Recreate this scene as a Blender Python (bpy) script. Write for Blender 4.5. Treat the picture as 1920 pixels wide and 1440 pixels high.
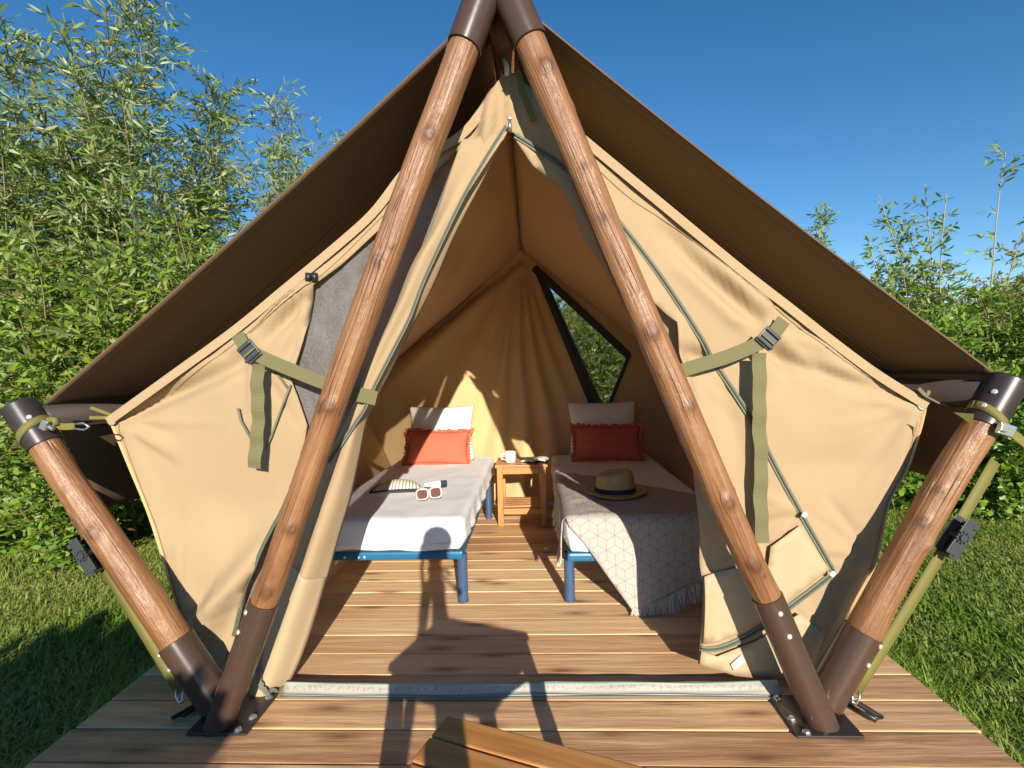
import bpy, bmesh, math, random
import numpy as np
from mathutils import Vector, Matrix, noise
from mathutils.geometry import delaunay_2d_cdt
for o in list(bpy.data.objects): bpy.data.objects.remove(o)
S = bpy.context.scene
COL = S.collection

# ------------------------------------------------------------------ camera
EYE = Vector((0.08, 0.0, 1.15))
psi, pit, rol = [math.radians(a) for a in (2.55, 1.45, 1.55)]
FW = Vector((-math.sin(psi)*math.cos(pit), math.cos(psi)*math.cos(pit), -math.sin(pit)))
R0 = Vector((math.cos(psi), math.sin(psi), 0)); U0 = R0.cross(FW)
RT = R0*math.cos(rol) - U0*math.sin(rol); UP = R0*math.sin(rol) + U0*math.cos(rol)
cam = bpy.data.cameras.new('camera_view'); cam.lens = 18; cam.sensor_width = 36
cam.clip_start = 0.02; cam.clip_end = 2000
co = bpy.data.objects.new('camera_view', cam); COL.objects.link(co)
co.matrix_world = Matrix(((RT.x, UP.x, -FW.x, EYE.x), (RT.y, UP.y, -FW.y, EYE.y), (RT.z, UP.z, -FW.z, EYE.z), (0, 0, 0, 1)))
S.camera = co
# ------------------------------------------------------------------ light
SUN_TO = Vector((0.201, -1.0, 0.328)).normalized()
EL = math.asin(SUN_TO.z); AZ = math.atan2(SUN_TO.x, SUN_TO.y)
W = bpy.data.worlds.new('World'); S.world = W; W.use_nodes = True
wn = W.node_tree.nodes; wl = W.node_tree.links
bg = wn['Background']; sky = wn.new('ShaderNodeTexSky'); sky.sky_type = 'NISHITA'; sky.sun_disc = False
sky.sun_elevation = EL; sky.sun_rotation = AZ; sky.altitude = 1800; sky.air_density = 1.0; sky.dust_density = 0.0; sky.ozone_density = 1.6
hs = wn.new('ShaderNodeHueSaturation'); hs.inputs['Saturation'].default_value = 1.32; wl.new(sky.outputs[0], hs.inputs['Color']); wl.new(hs.outputs[0], bg.inputs[0]); bg.inputs[1].default_value = 0.105
sl = bpy.data.lights.new('sun', 'SUN'); sl.energy = 5.0; sl.angle = math.radians(0.5); sl.color = (1, 0.92, 0.77)
so = bpy.data.objects.new('sun', sl); COL.objects.link(so); so.location = (2, -8, 6)
so.rotation_euler = SUN_TO.to_track_quat('Z', 'Y').to_euler()
S.view_settings.view_transform = 'Standard'; S.view_settings.look = 'None'; S.view_settings.gamma = 1; S.view_settings.use_curve_mapping = False
S.view_settings.exposure = 0.64
S.cycles.max_bounces = 10; S.cycles.diffuse_bounces = 6; S.cycles.transparent_max_bounces = 12

# ------------------------------------------------------------------ helpers
def ray(x, y): return FW + RT*((x-960)/960) - UP*((y-720)/960)
def atY(x, y, Y): d = ray(x, y); return EYE + d*(Y/d.y)
def atZ(x, y, z): d = ray(x, y); return EYE + d*((z-EYE.z)/d.z)
def atX(x, y, X): d = ray(x, y); return EYE + d*((X-EYE.x)/d.x)
def tag(o, label=None, cat=None, group=None, kind=None):
    if label: o['label'] = label
    if cat: o['category'] = cat
    if group: o['group'] = group
    if kind: o['kind'] = kind
    return o
def thing(name, label, cat, loc=(0, 0, 0), group=None):
    o = bpy.data.objects.new(name, None); COL.objects.link(o); o.location = loc; o.empty_display_size = 0.1
    return tag(o, label, cat, group)
def link(name, me, mat, parent=None, smooth=True, world=True):
    o = bpy.data.objects.new(name, me); COL.objects.link(o)
    if mat:
        me.materials.clear(); me.materials.append(mat)
    if smooth: me.shade_smooth()
    if parent:
        o.parent = parent
        if parent.type == 'EMPTY' and world: o.matrix_parent_inverse = Matrix.Translation(-parent.location)
    return o
def mesh(name, V, F):
    me = bpy.data.meshes.new(name); me.from_pydata([tuple(v) for v in V], [], F); me.update(); return me
def np_mesh(name, V, F, rnd=None):
    """V (n,3), F (m,k) with k 3 or 4; fast"""
    me = bpy.data.meshes.new(name); n, m, k = len(V), len(F), F.shape[1]
    me.vertices.add(n); me.vertices.foreach_set('co', np.asarray(V, np.float32).ravel())
    me.loops.add(m*k); me.loops.foreach_set('vertex_index', np.asarray(F, np.int32).ravel())
    me.polygons.add(m); me.polygons.foreach_set('loop_start', np.arange(0, m*k, k, dtype=np.int32))
    me.polygons.foreach_set('loop_total', np.full(m, k, np.int32))
    if rnd is not None:
        a = me.attributes.new('rnd', 'FLOAT', 'FACE'); a.data.foreach_set('value', np.asarray(rnd, np.float32))
    me.update(calc_edges=True); return me
def solid(o, t, off=0):
    m = o.modifiers.new('thick', 'SOLIDIFY'); m.thickness = t; m.offset = off; return o
def catmull(P, n):
    P = [Vector(p) for p in P]; L = [0]
    for a, b in zip(P, P[1:]): L.append(L[-1]+max((b-a).length, 1e-6))
    out = []; k = 0
    for i in range(n):
        s = L[-1]*i/(n-1)
        while k < len(P)-2 and s > L[k+1]: k += 1
        t = (s-L[k])/(L[k+1]-L[k]); p1, p2 = P[k], P[k+1]
        p0 = P[k-1] if k > 0 else p1+(p1-p2); p3 = P[k+2] if k+2 < len(P) else p2+(p2-p1)
        h = L[k+1]-L[k]
        m1 = (p2-p0)*(h/max((p2-p1).length+(p1-p0).length, 1e-6)); m2 = (p3-p1)*(h/max((p3-p2).length+(p2-p1).length, 1e-6))
        t2, t3 = t*t, t*t*t
        out.append(p1*(2*t3-3*t2+1)+m1*(t3-2*t2+t)+p2*(3*t2-2*t3)+m2*(t3-t2))
    return out
def px3(pts, Y):
    return [atY(p[0], p[1], p[2] if len(p) > 2 else Y) for p in pts]
def tube_vf(P, r, seg=10, cap=True):
    P = [Vector(p) for p in P]; n = len(P); V = []; F = []
    rr = r if hasattr(r, '__len__') else [r]*n
    t0 = (P[1]-P[0]).normalized(); a = Vector((0, 0, 1)) if abs(t0.z) < 0.9 else Vector((1, 0, 0))
    u = t0.cross(a).normalized()
    for i in range(n):
        t = (P[min(i+1, n-1)]-P[max(i-1, 0)]).normalized(); u = (u-t*u.dot(t)).normalized(); w = t.cross(u)
        for k in range(seg):
            c = 2*math.pi*k/seg; V.append(P[i]+(u*math.cos(c)+w*math.sin(c))*rr[i])
    for i in range(n-1):
        for k in range(seg):
            k2 = (k+1) % seg; F.append((i*seg+k, i*seg+k2, (i+1)*seg+k2, (i+1)*seg+k))
    if cap: F.append(tuple(range(seg-1, -1, -1))); F.append(tuple(range((n-1)*seg, n*seg)))
    return V, F
class MB:
    def __init__(s): s.V = []; s.F = []
    def add(s, V, F):
        b = len(s.V); s.V += [Vector(v) for v in V]; s.F += [tuple(b+i for i in f) for f in F]; return s
    def tube(s, P, r, seg=10): return s.add(*tube_vf(P, r, seg))
    def box(s, c, d, rot=None, bev=0.0):
        c = Vector(c); x, y, z = [q/2 for q in d]
        if bev <= 0:
            V = [Vector((i*x, j*y, k*z)) for i in (-1, 1) for j in (-1, 1) for k in (-1, 1)]
            F = [(0, 1, 3, 2), (4, 6, 7, 5), (0, 4, 5, 1), (2, 3, 7, 6), (0, 2, 6, 4), (1, 5, 7, 3)]
        else:
            bm = bmesh.new(); bmesh.ops.create_cube(bm, size=1)
            for v in bm.verts: v.co = Vector((v.co.x*2*x, v.co.y*2*y, v.co.z*2*z))
            bmesh.ops.bevel(bm, geom=bm.edges[:], offset=bev, segments=2, profile=0.6, affect='EDGES')
            bm.verts.index_update(); V = [v.co.copy() for v in bm.verts]; F = [tuple(v.index for v in f.verts) for f in bm.faces]; bm.free()
        if rot is not None: V = [rot @ v for v in V]
        return s.add([v+c for v in V], F)
    def lathe(s, prof, seg=24, M=None):
        V = []; F = []; n = len(prof)
        for r, z in prof:
            for k in range(seg):
                a = 2*math.pi*k/seg; V.append(Vector((r*math.cos(a), r*math.sin(a), z)))
        for i in range(n-1):
            for k in range(seg):
                k2 = (k+1) % seg; F.append((i*seg+k, i*seg+k2, (i+1)*seg+k2, (i+1)*seg+k))
        if M: V = [M @ v for v in V]
        return s.add(V, F)
    def build(s, name, mat, parent=None, smooth=False, auto=False):
        o = link(name, mesh(name, s.V, s.F), mat, parent, smooth)
        if auto:
            try: o.data.set_sharp_from_angle(angle=math.radians(38))
            except Exception: pass
        return o
def frame(p0, p1):
    z = (Vector(p1)-Vector(p0)).normalized(); a = Vector((0, 1, 0)); x = a.cross(z).normalized(); y = z.cross(x)
    return Matrix(((x.x, y.x, z.x, p0[0]), (x.y, y.y, z.y, p0[1]), (x.z, y.z, z.z, p0[2]), (0, 0, 0, 1)))
def surf(name, fn, nu, nv, mat, parent=None, uvscale=None):
    V = []; F = []
    for j in range(nv+1):
        for i in range(nu+1): V.append(fn(i/nu, j/nv))
    for j in range(nv):
        for i in range(nu):
            a = j*(nu+1)+i; F.append((a, a+1, a+nu+2, a+nu+1))
    me = mesh(name, V, F)
    uv = me.uv_layers.new(name='UVMap')
    for l in me.loops:
        i = l.vertex_index % (nu+1); j = l.vertex_index//(nu+1); uv.data[l.index].uv = (i/nu, j/nv)
    return link(name, me, mat, parent)
def nz(p, s=1.0, seed=0.0): return noise.noise(Vector((p[0]*s+seed, p[1]*s+seed*1.7, p[2]*s-seed)))
def cdt_patch(out2, res, holes=(), seed=1):
    """outline (list of 2D) -> verts2d, tris; boundary resampled at res, hex grid inside"""
    rng = random.Random(seed); P = []; E = []; loops = []
    def dens(L):
        R = []
        for a, b in zip(L, L[1:]+L[:1]):
            d = math.hypot(b[0]-a[0], b[1]-a[1]); k = max(1, int(round(d/res)))
            for i in range(k): R.append((a[0]+(b[0]-a[0])*i/k, a[1]+(b[1]-a[1])*i/k))
        return R
    for L in [list(out2)]+[list(h) for h in holes]:
        D = dens(L); b = len(P); P += D; loops.append(D); E += [(b+i, b+(i+1) % len(D)) for i in range(len(D))]
    B = np.array(P); A0 = np.array(loops[0])
    def inside(q, L):
        x, y = q; r = False
        for (x1, y1), (x2, y2) in zip(L, np.roll(L, -1, 0)):
            if (y1 > y) != (y2 > y) and x < (x2-x1)*(y-y1)/(y2-y1)+x1: r = not r
        return r
    mn, mx = A0.min(0), A0.max(0); y = mn[1]+res/2; row = 0
    G = []
    while y < mx[1]:
        x = mn[0]+(res/2 if row % 2 else 0)
        while x < mx[0]:
            q = (x, y)
            if ((B-q)**2).sum(1).min() > (res*0.55)**2 and inside(q, A0) and not any(inside(q, np.array(h)) for h in loops[1:]): G.append(q)
            x += res
        y += res*0.87; row += 1
    r = delaunay_2d_cdt([Vector(p) for p in P+G], E, [], 4, 1e-6)
    vs = [(v.x, v.y) for v in r[0]]; fs = [tuple(f) for f in r[2]]
    hs = [np.array(h) for h in loops[1:]]
    fs = [f for f in fs if not any(inside((sum(vs[i][0] for i in f)/len(f), sum(vs[i][1] for i in f)/len(f)), h) for h in hs)]
    return vs, fs
def segd(p, a, b):
    ax, ay = a; bx, by = b; dx, dy = bx-ax, by-ay
    t = max(0, min(1, ((p[0]-ax)*dx+(p[1]-ay)*dy)/max(dx*dx+dy*dy, 1e-9)))
    return math.hypot(p[0]-ax-dx*t, p[1]-ay-dy*t), t
DEPTH = {}
def on(o, pts, Y, off):
    f = DEPTH[o.name]; out = []
    for q in catmull(px3(pts, Y), 50): out.append(Vector((q.x, f(q.x, q.z)-off, q.z)))
    return out
def cloth(name, outline, Y, mat, parent, folds=(), res=0.03, holes=(), noise_amp=0.006, thick=0.0025, fn=None, seed=1.0, fade=0.0, creases=()):
    """flat cut piece of canvas hanging in the plane Y, outline/folds given where they stand, folds push it in depth"""
    o2 = [(q.x, q.z) for q in px3(outline, Y)]
    h2 = [[(q.x, q.z) for q in px3(h, Y)] for h in holes]
    folds = list(folds)
    for k, (cx_, cy_, ang, spr, ln) in enumerate(creases):
        rc_ = random.Random(k+int(seed*10))
        for q in range(6):
            a_ = math.radians(ang+spr*(q/5-.5)*2+rc_.uniform(-6, 6)); l_ = ln*rc_.uniform(.5, 1.1)
            folds.append(((cx_+12*math.cos(a_), cy_+12*math.sin(a_)), (cx_+l_*math.cos(a_), cy_+l_*math.sin(a_)), rc_.choice((-1, 1))*rc_.uniform(.004, .008), rc_.uniform(.010, .018)))
    fo = []
    for f in folds:
        a, b = px3([f[0], f[1]], Y); fo.append(((a.x, a.z), (b.x, b.z), f[2], f[3]))
    V2, F = cdt_patch(o2, res, h2)
    V = []
    def depth(x, z):
        y = Y + noise_amp*(nz((x, 0, z), 2.2, seed)+0.5*nz((x, 0, z), 5.5, seed+3))
        for a, b, amp, w in fo:
            d, t = segd((x, z), a, b)
            y += 1.5*amp*math.exp(-(d/w)**2)*(0.35+0.65*math.sin(math.pi*min(1, t*0.9+0.1)))
        if fn: y += fn(x, z)
        if fade:
            dd = min(segd((x, z), a, b)[0] for a, b in zip(o2[:15], o2[1:16])); y = Y+(y-Y)*min(1, dd/fade)
        return y
    V = [(x, depth(x, z), z) for x, z in V2]
    me = mesh(name, V, F)
    bm = bmesh.new(); bm.from_mesh(me); bmesh.ops.recalc_face_normals(bm, faces=bm.faces); bm.to_mesh(me); bm.free()
    o = solid(link(name, me, mat, parent), thick); DEPTH[o.name] = depth; return o
LOFT = {}
def loft(name, Lp, Rp, Y, nu, nv, mat, parent, depth, thick=0.0025):
    A = catmull(px3(Lp, Y), nv+1); B = catmull(px3(Rp, Y), nv+1)
    def fn(u, v):
        j = int(round(v*nv)); p = A[j].lerp(B[j], u); d = depth(u, v); return Vector((p.x, p.y+d, p.z))
    o = solid(surf(name, fn, nu, nv, mat, parent), thick); LOFT[o.name] = fn; return o
def ribbon(name, pts, Y, w, mat, parent, n=24, thick=0.003, wob=0.0, nrm=None):
    P = catmull(px3(pts, Y) if not isinstance(pts[0], Vector) else pts, n); V = []; F = []
    for i, p in enumerate(P):
        t = (P[min(i+1, n-1)]-P[max(0, i-1)]).normalized(); s = t.cross(Vector(nrm) if nrm else Vector((0, 1, 0))).normalized()*(w/2)
        dy = wob*math.sin(i*0.9)
        V += [p+s+Vector((0, dy, 0)), p-s+Vector((0, dy+wob*0.6*math.sin(i*0.5), 0))]
    for i in range(n-1): F.append((2*i, 2*i+1, 2*i+3, 2*i+2))
    o = solid(link(name, mesh(name, V, F), mat, parent, False), thick); return o

# ------------------------------------------------------------------ materials
class N:
    def __init__(s, name):
        s.m = bpy.data.materials.new(name); s.m.use_nodes = True; s.t = s.m.node_tree; s.b = s.t.nodes['Principled BSDF']; s.out = s.t.nodes['Material Output']
    def n(s, t, **k):
        x = s.t.nodes.new('ShaderNode'+t)
        for a, b in k.items():
            if hasattr(x, a): setattr(x, a, b)
        return x
    def l(s, a, b): s.t.links.new(a, b)
    def math(s, op, a, b=None, c=None):
        x = s.n('Math', operation=op)
        for i, q in enumerate((a, b, c)):
            if q is None: continue
            if isinstance(q, (int, float)): x.inputs[i].default_value = q
            else: s.l(q, x.inputs[i])
        return x.outputs[0]
    def coord(s, which='Object', scale=(1, 1, 1)):
        c = s.n('TexCoord'); m = s.n('Mapping'); m.inputs['Scale'].default_value = scale; s.l(c.outputs[which], m.inputs[0]); return m.outputs[0]
    def noise(s, vec, scale, detail=4, rough=0.55, dist=0.0):
        x = s.n('TexNoise'); x.inputs['Scale'].default_value = scale; x.inputs['Detail'].default_value = detail; x.inputs['Roughness'].default_value = rough; x.inputs['Distortion'].default_value = dist
        if vec is not None: s.l(vec, x.inputs['Vector'])
        return x.outputs['Fac']
    def ramp(s, fac, stops):
        r = s.n('ValToRGB'); e = r.color_ramp.elements
        while len(e) < len(stops): e.new(0.5)
        for q, (p, c) in zip(e, stops): q.position = p; q.color = (*c, 1)
        s.l(fac, r.inputs[0]); return r.outputs[0]
    def mix(s, fac, a, b, mode='MIX'):
        x = s.n('Mix', data_type='RGBA', blend_type=mode)
        for sock, q in ((x.inputs[0], fac), (x.inputs[6], a), (x.inputs[7], b)):
            if isinstance(q, (int, float)): sock.default_value = q
            elif isinstance(q, tuple): sock.default_value = (*q, 1)
            else: s.l(q, sock)
        return x.outputs[2]
    def bump(s, h, strength=0.3, dist=0.01):
        x = s.n('Bump'); x.inputs['Strength'].default_value = strength; x.inputs['Distance'].default_value = dist; s.l(h, x.inputs['Height']); s.l(x.outputs[0], s.b.inputs['Normal']); return x
    def set(s, **k):
        for a, v in k.items():
            i = s.b.inputs[a.replace('_', ' ')]
            if isinstance(v, (int, float)): i.default_value = v
            elif isinstance(v, tuple): i.default_value = (*v, 1) if len(v) == 3 else v
            else: s.l(v, i)
        return s
def plain(name, col, rough=0.5, metal=0.0, var=0.12, scale=30, bump=0.0, spec=0.5):
    a = N(name); v = a.coord(); f = a.noise(v, scale, 5)
    c = a.mix(f, tuple(q*(1-var) for q in col), tuple(min(1, q*(1+var)) for q in col))
    a.set(Base_Color=c, Roughness=rough, Metallic=metal); a.b.inputs['Specular IOR Level'].default_value = spec
    if bump: a.bump(f, bump, 0.002)
    return a.m
def fabric(name, col, var=0.07, weave=900, transl=0.0, rough=0.9, wr=0.0):
    a = N(name); v = a.coord()
    big = a.noise(v, 1.6, 5, 0.6); f = a.noise(v, 14, 4)
    c = a.mix(a.math('MULTIPLY_ADD', big, 0.7, a.math('MULTIPLY', f, 0.3)), tuple(q*(1-var*1.6) for q in col), tuple(min(1, q*(1+var*1.6)) for q in col))
    a.set(Base_Color=c, Roughness=rough); a.b.inputs['Specular IOR Level'].default_value = 0.2
    a.b.inputs['Sheen Weight'].default_value = 0.05
    cr = a.math('POWER', a.math('SUBTRACT', 1.0, a.math('ABSOLUTE', a.math('SUBTRACT', a.math('MULTIPLY', a.noise(v, 3.2, 3, .5, 1.2), 2.0), 1.0))), 14.0)
    h = a.math('ADD', a.math('MULTIPLY_ADD', a.noise(v, weave, 2), 0.35, a.math('MULTIPLY', a.noise(v, 7, 4, 0.5), 1.0+wr*6)), a.math('MULTIPLY', cr, 0.35))
    st = a.ramp(a.noise(v, 2.7, 6, .7, .6), [(.50, (1, 1, 1)), (.60, (.90, .87, .82)), (.66, (1, 1, 1))]); c = a.mix(.7, c, st, 'MULTIPLY')
    a.bump(h, 0.22+wr, 0.006)
    if transl:
        t = a.n('BsdfTranslucent'); a.l(c, t.inputs[0]); mx = a.n('MixShader'); mx.inputs[0].default_value = transl
        a.l(a.b.outputs[0], mx.inputs[1]); a.l(t.outputs[0], mx.inputs[2]); a.l(mx.outputs[0], a.out.inputs[0])
    return a.m
M = {}
M['canvas'] = fabric('tan_canvas', (0.38, 0.275, 0.165), transl=0.03)
M['pvc'] = fabric('tan_pvc_skirt', (0.43, 0.325, 0.20), var=0.04, rough=0.5)
M['inner'] = fabric('tan_canvas_inner', (0.60, 0.41, 0.205), transl=0.0, wr=0.1)
M['fly'] = fabric('brown_roof_canvas', (0.135, 0.085, 0.047), rough=0.75)
M['webbing'] = plain('olive_webbing', (0.145, 0.13, 0.058), 0.85, scale=400, bump=0.5)
M['yellow'] = plain('yellow_webbing', (0.155, 0.135, 0.03), 0.7, scale=300, bump=0.4)
M['zip'] = plain('grey_green_zip', (0.17, 0.165, 0.13), 0.85, scale=300, bump=0.3, spec=0.1)
M['zipg'] = plain('green_zip_tape', (0.085, 0.105, 0.075), 0.9, scale=300, spec=0.1)
M['black'] = plain('black_plastic', (0.02, 0.02, 0.022), 0.4)
M['buckle'] = plain('dark_grey_buckle', (0.045, 0.05, 0.055), 0.35)
M['steel'] = plain('zinc_steel', (0.62, 0.63, 0.64), 0.28, 0.9)
M['screw'] = plain('zinc_screw', (0.8, 0.78, 0.72), 0.3, 0.6)
M['sleeve'] = plain('brown_powder_coat', (0.066, 0.038, 0.027), 0.27, 0.0, 0.18, 60, 0.06)
M['cap'] = plain('dark_powder_coat', (0.035, 0.026, 0.026), 0.33, 0.0, 0.15, 60, 0.05)
M['blue'] = plain('blue_bed_steel', (0.045, 0.085, 0.17), 0.38)
M['bluer'] = plain('blue_bed_rail', (0.010, 0.12, 0.235), 0.4)
M['sheet'] = fabric('white_cotton_sheet', (0.78, 0.79, 0.83), var=0.015, wr=0.12)
M['white'] = fabric('white_pillow_linen', (0.82, 0.80, 0.78), var=0.02, wr=0.1)
M['coral'] = fabric('coral_cotton', (0.56, 0.135, 0.075), var=0.06, wr=0.1)
M['stitch'] = plain('brown_stitching', (0.26, 0.17, 0.085), 0.9)
M['tagw'] = plain('white_tape', (0.8, 0.8, 0.8), 0.6)
M['straw'] = None
M['navy'] = plain('navy_ribbon', (0.018, 0.022, 0.05), 0.8)
M['ceramic'] = None
def wood_pole():
    a = N('stained_pine_pole'); g = a.noise(a.coord('Object', (34, 34, 1.3)), 1.0, 7, 0.62, 1.2)
    b = a.noise(a.coord('Object', (5, 5, 2.6)), 1.0, 4, .6); fi = a.noise(a.coord('Object', (150, 150, 4)), 1.0, 3)
    bl = a.noise(a.coord('Object', (14, 14, 9)), 1.0, 5, .65)
    f = a.math('ADD', a.math('MULTIPLY', g, 0.55), a.math('ADD', a.math('MULTIPLY', b, 0.40), a.math('MULTIPLY', fi, 0.18)))
    c = a.ramp(f, [(0.34, (0.085, 0.031, 0.013)), (0.48, (0.19, 0.080, 0.033)), (0.62, (0.275, 0.130, 0.058)), (0.78, (0.38, 0.21, 0.105))])
    c = a.mix(a.math('MULTIPLY', a.ramp(bl, [(.55, (0, 0, 0)), (.72, (1, 1, 1))]), .45), c, (0.11, 0.045, 0.022))
    ck = a.ramp(a.noise(a.coord('Object', (30, 30, .8)), 1.0, 2, .4, .3), [(.485, (0, 0, 0)), (.5, (1, 1, 1)), (.515, (0, 0, 0))]); cm_ = a.ramp(a.noise(a.coord('Object', (6, 6, 3)), 1.0, 2), [(.5, (0, 0, 0)), (.62, (1, 1, 1))])
    crk = a.math('MULTIPLY', ck, cm_); c = a.mix(a.math('MULTIPLY', crk, .8), c, (0.03, 0.012, 0.008))
    at = a.n('Attribute'); at.attribute_name = 'knot'
    c = a.mix(a.math('MULTIPLY', at.outputs['Fac'], a.math('MULTIPLY_ADD', bl, .8, .4)), c, (0.07, 0.028, 0.015))
    a.set(Base_Color=c, Roughness=a.math('MULTIPLY_ADD', bl, 0.45, 0.17)); a.bump(a.math('ADD', g, a.math('ADD', a.math('MULTIPLY', fi, 0.5), a.math('SUBTRACT', bl, crk))), 0.75, 0.007)
    return a.m
def wood_deck():
    a = N('pine_deck_board')
    oi = a.n('ObjectInfo'); tc = a.n('TexCoord'); mp = a.n('Mapping'); mp.inputs['Scale'].default_value = (1.3, 16, 16)
    vm = a.n('VectorMath', operation='MULTIPLY_ADD'); vm.inputs[1].default_value = (17.3, 3.1, 5.7)
    cx = a.n('CombineXYZ'); [a.l(oi.outputs['Random'], cx.inputs[i]) for i in range(3)]
    a.l(cx.outputs[0], vm.inputs[0]); a.l(tc.outputs['Object'], vm.inputs[2]); a.l(vm.outputs[0], mp.inputs[0])
    g = a.noise(mp.outputs[0], 1.0, 6, 0.6, 0.9)
    mp2 = a.n('Mapping'); mp2.inputs['Scale'].default_value = (5, 60, 60); a.l(vm.outputs[0], mp2.inputs[0]); fi = a.noise(mp2.outputs[0], 1.0, 4)
    mk = a.n('Mapping'); mk.inputs['Scale'].default_value = (1.7, 6.5, 6.5); a.l(vm.outputs[0], mk.inputs[0])
    vo = a.n('TexVoronoi', voronoi_dimensions='2D'); vo.inputs['Scale'].default_value = 1.0; a.l(mk.outputs[0], vo.inputs['Vector'])
    wc = a.n('Math', operation='ADD'); a.l(vo.outputs['Distance'], wc.inputs[0]); a.l(a.math('MULTIPLY', g, 0.10), wc.inputs[1])
    knot = a.ramp(wc.outputs[0], [(0.07, (1, 1, 1)), (0.14, (0.5, 0.5, 0.5)), (0.24, (0, 0, 0))])
    f = a.math('ADD', a.math('MULTIPLY', g, 0.48), a.math('ADD', a.math('MULTIPLY', fi, 0.20), a.math('MULTIPLY', oi.outputs['Random'], 0.34)))
    c = a.ramp(f, [(0.28, (0.40, 0.205, 0.098)), (0.46, (0.66, 0.40, 0.21)), (0.66, (0.80, 0.54, 0.31)), (0.86, (0.86, 0.66, 0.43))])
    c = a.mix(a.math('MULTIPLY', knot, 0.8), c, (0.17, 0.07, 0.03))
    mw = a.n('Mapping'); mw.inputs['Scale'].default_value = (3, 3, 3); a.l(tc.outputs['Object'], mw.inputs[0])
    pale = a.ramp(a.noise(mw.outputs[0], 9, 6, 0.7), [(0.66, (0, 0, 0)), (0.72, (1, 1, 1))])
    c = a.mix(a.math('MULTIPLY', pale, 0.15), c, (0.72, 0.56, 0.38))
    a.set(Base_Color=c, Roughness=a.math('MULTIPLY_ADD', g, 0.3, 0.42)); a.b.inputs['Specular IOR Level'].default_value = 0.35
    sy = a.n('SeparateXYZ'); a.l(tc.outputs['Object'], sy.inputs[0]); rg_ = a.math('SINE', a.math('MULTIPLY_ADD', sy.outputs[1], 130.0, a.math('MULTIPLY', g, 5.0)))
    a.bump(a.math('ADD', a.math('MULTIPLY', rg_, .09), a.math('ADD', a.math('MULTIPLY', g, 0.6), fi)), 0.5, 0.005)
    return a.m
def wood_fine(name, stops, sc=(40, 40, 4)):
    a = N(name); g = a.noise(a.coord('Object', sc), 1.0, 5, 0.6, 0.4); a.set(Base_Color=a.ramp(g, stops), Roughness=0.42); a.bump(g, 0.2, 0.002); return a.m
M['pole'] = wood_pole(); M['deck'] = wood_deck()
M['acacia'] = wood_fine('oiled_acacia', [(0.3, (0.38, 0.15, 0.04)), (0.55, (0.52, 0.235, 0.07)), (0.8, (0.62, 0.31, 0.11))])
M['acacia_x'] = wood_fine('oiled_acacia_slat', [(0.3, (0.38, 0.15, 0.04)), (0.55, (0.52, 0.235, 0.07)), (0.8, (0.62, 0.31, 0.11))], (4, 45, 45))
M['eave'] = plain('dark_eave_beam', (0.045, 0.03, 0.024), 0.5)
def leafmat(name, f1, f2, b1, b2, transl=0.3, rough=0.45):
    a = N(name); at = a.n('Attribute'); at.attribute_name = 'rnd'; ge = a.n('NewGeometry')
    r = at.outputs['Fac']; cf = a.mix(a.math('GREATER_THAN', r, .996), a.mix(r, f1, f2), (.30, .20, .075)); cb = a.mix(r, b1, b2)
    c = a.mix(ge.outputs['Backfacing'], cf, cb); a.set(Base_Color=c, Roughness=rough); a.b.inputs['Specular IOR Level'].default_value = 0.4
    t = a.n('BsdfTranslucent'); a.l(a.mix(0.5, cf, (0.16, 0.26, 0.03)), t.inputs[0]); mx = a.n('MixShader'); mx.inputs[0].default_value = transl
    a.l(a.b.outputs[0], mx.inputs[1]); a.l(t.outputs[0], mx.inputs[2]); a.l(mx.outputs[0], a.out.inputs[0]); return a.m
M['willow'] = leafmat('willow_leaf', (0.11, 0.20, 0.018), (0.25, 0.34, 0.045), (0.26, 0.33, 0.14), (0.42, 0.48, 0.28))
M['willowg'] = leafmat('green_willow_leaf', (0.12, 0.24, 0.016), (0.28, 0.40, 0.035), (0.17, 0.26, 0.05), (0.32, 0.40, 0.13), 0.38)
M['bush'] = leafmat('broad_bush_leaf', (0.115, 0.25, 0.016), (0.27, 0.42, 0.040), (0.14, 0.25, 0.04), (0.24, 0.36, 0.07), 0.35)
M['olive'] = leafmat('olive_brown_leaf', (0.11, 0.14, 0.03), (0.27, 0.21, 0.075), (0.2, 0.2, 0.1), (0.32, 0.28, 0.14))
M['darkleaf'] = leafmat('dark_conifer_leaf', (0.022, 0.055, 0.014), (0.05, 0.09, 0.022), (0.03, 0.06, 0.02), (0.05, 0.09, 0.03), 0.15)
M['grass'] = leafmat('grass_blade', (0.17, 0.31, 0.025), (0.50, 0.48, 0.15), (0.18, 0.31, 0.03), (0.50, 0.47, 0.15), 0.4, 0.55)
M['stem'] = plain('green_brown_stem', (0.17, 0.15, 0.06), 0.7, scale=20)
M['stemp'] = plain('pale_dry_stem', (0.36, 0.31, 0.17), 0.7, scale=20)
M['flower'] = plain('white_petal', (0.8, 0.8, 0.76), 0.7)

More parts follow.
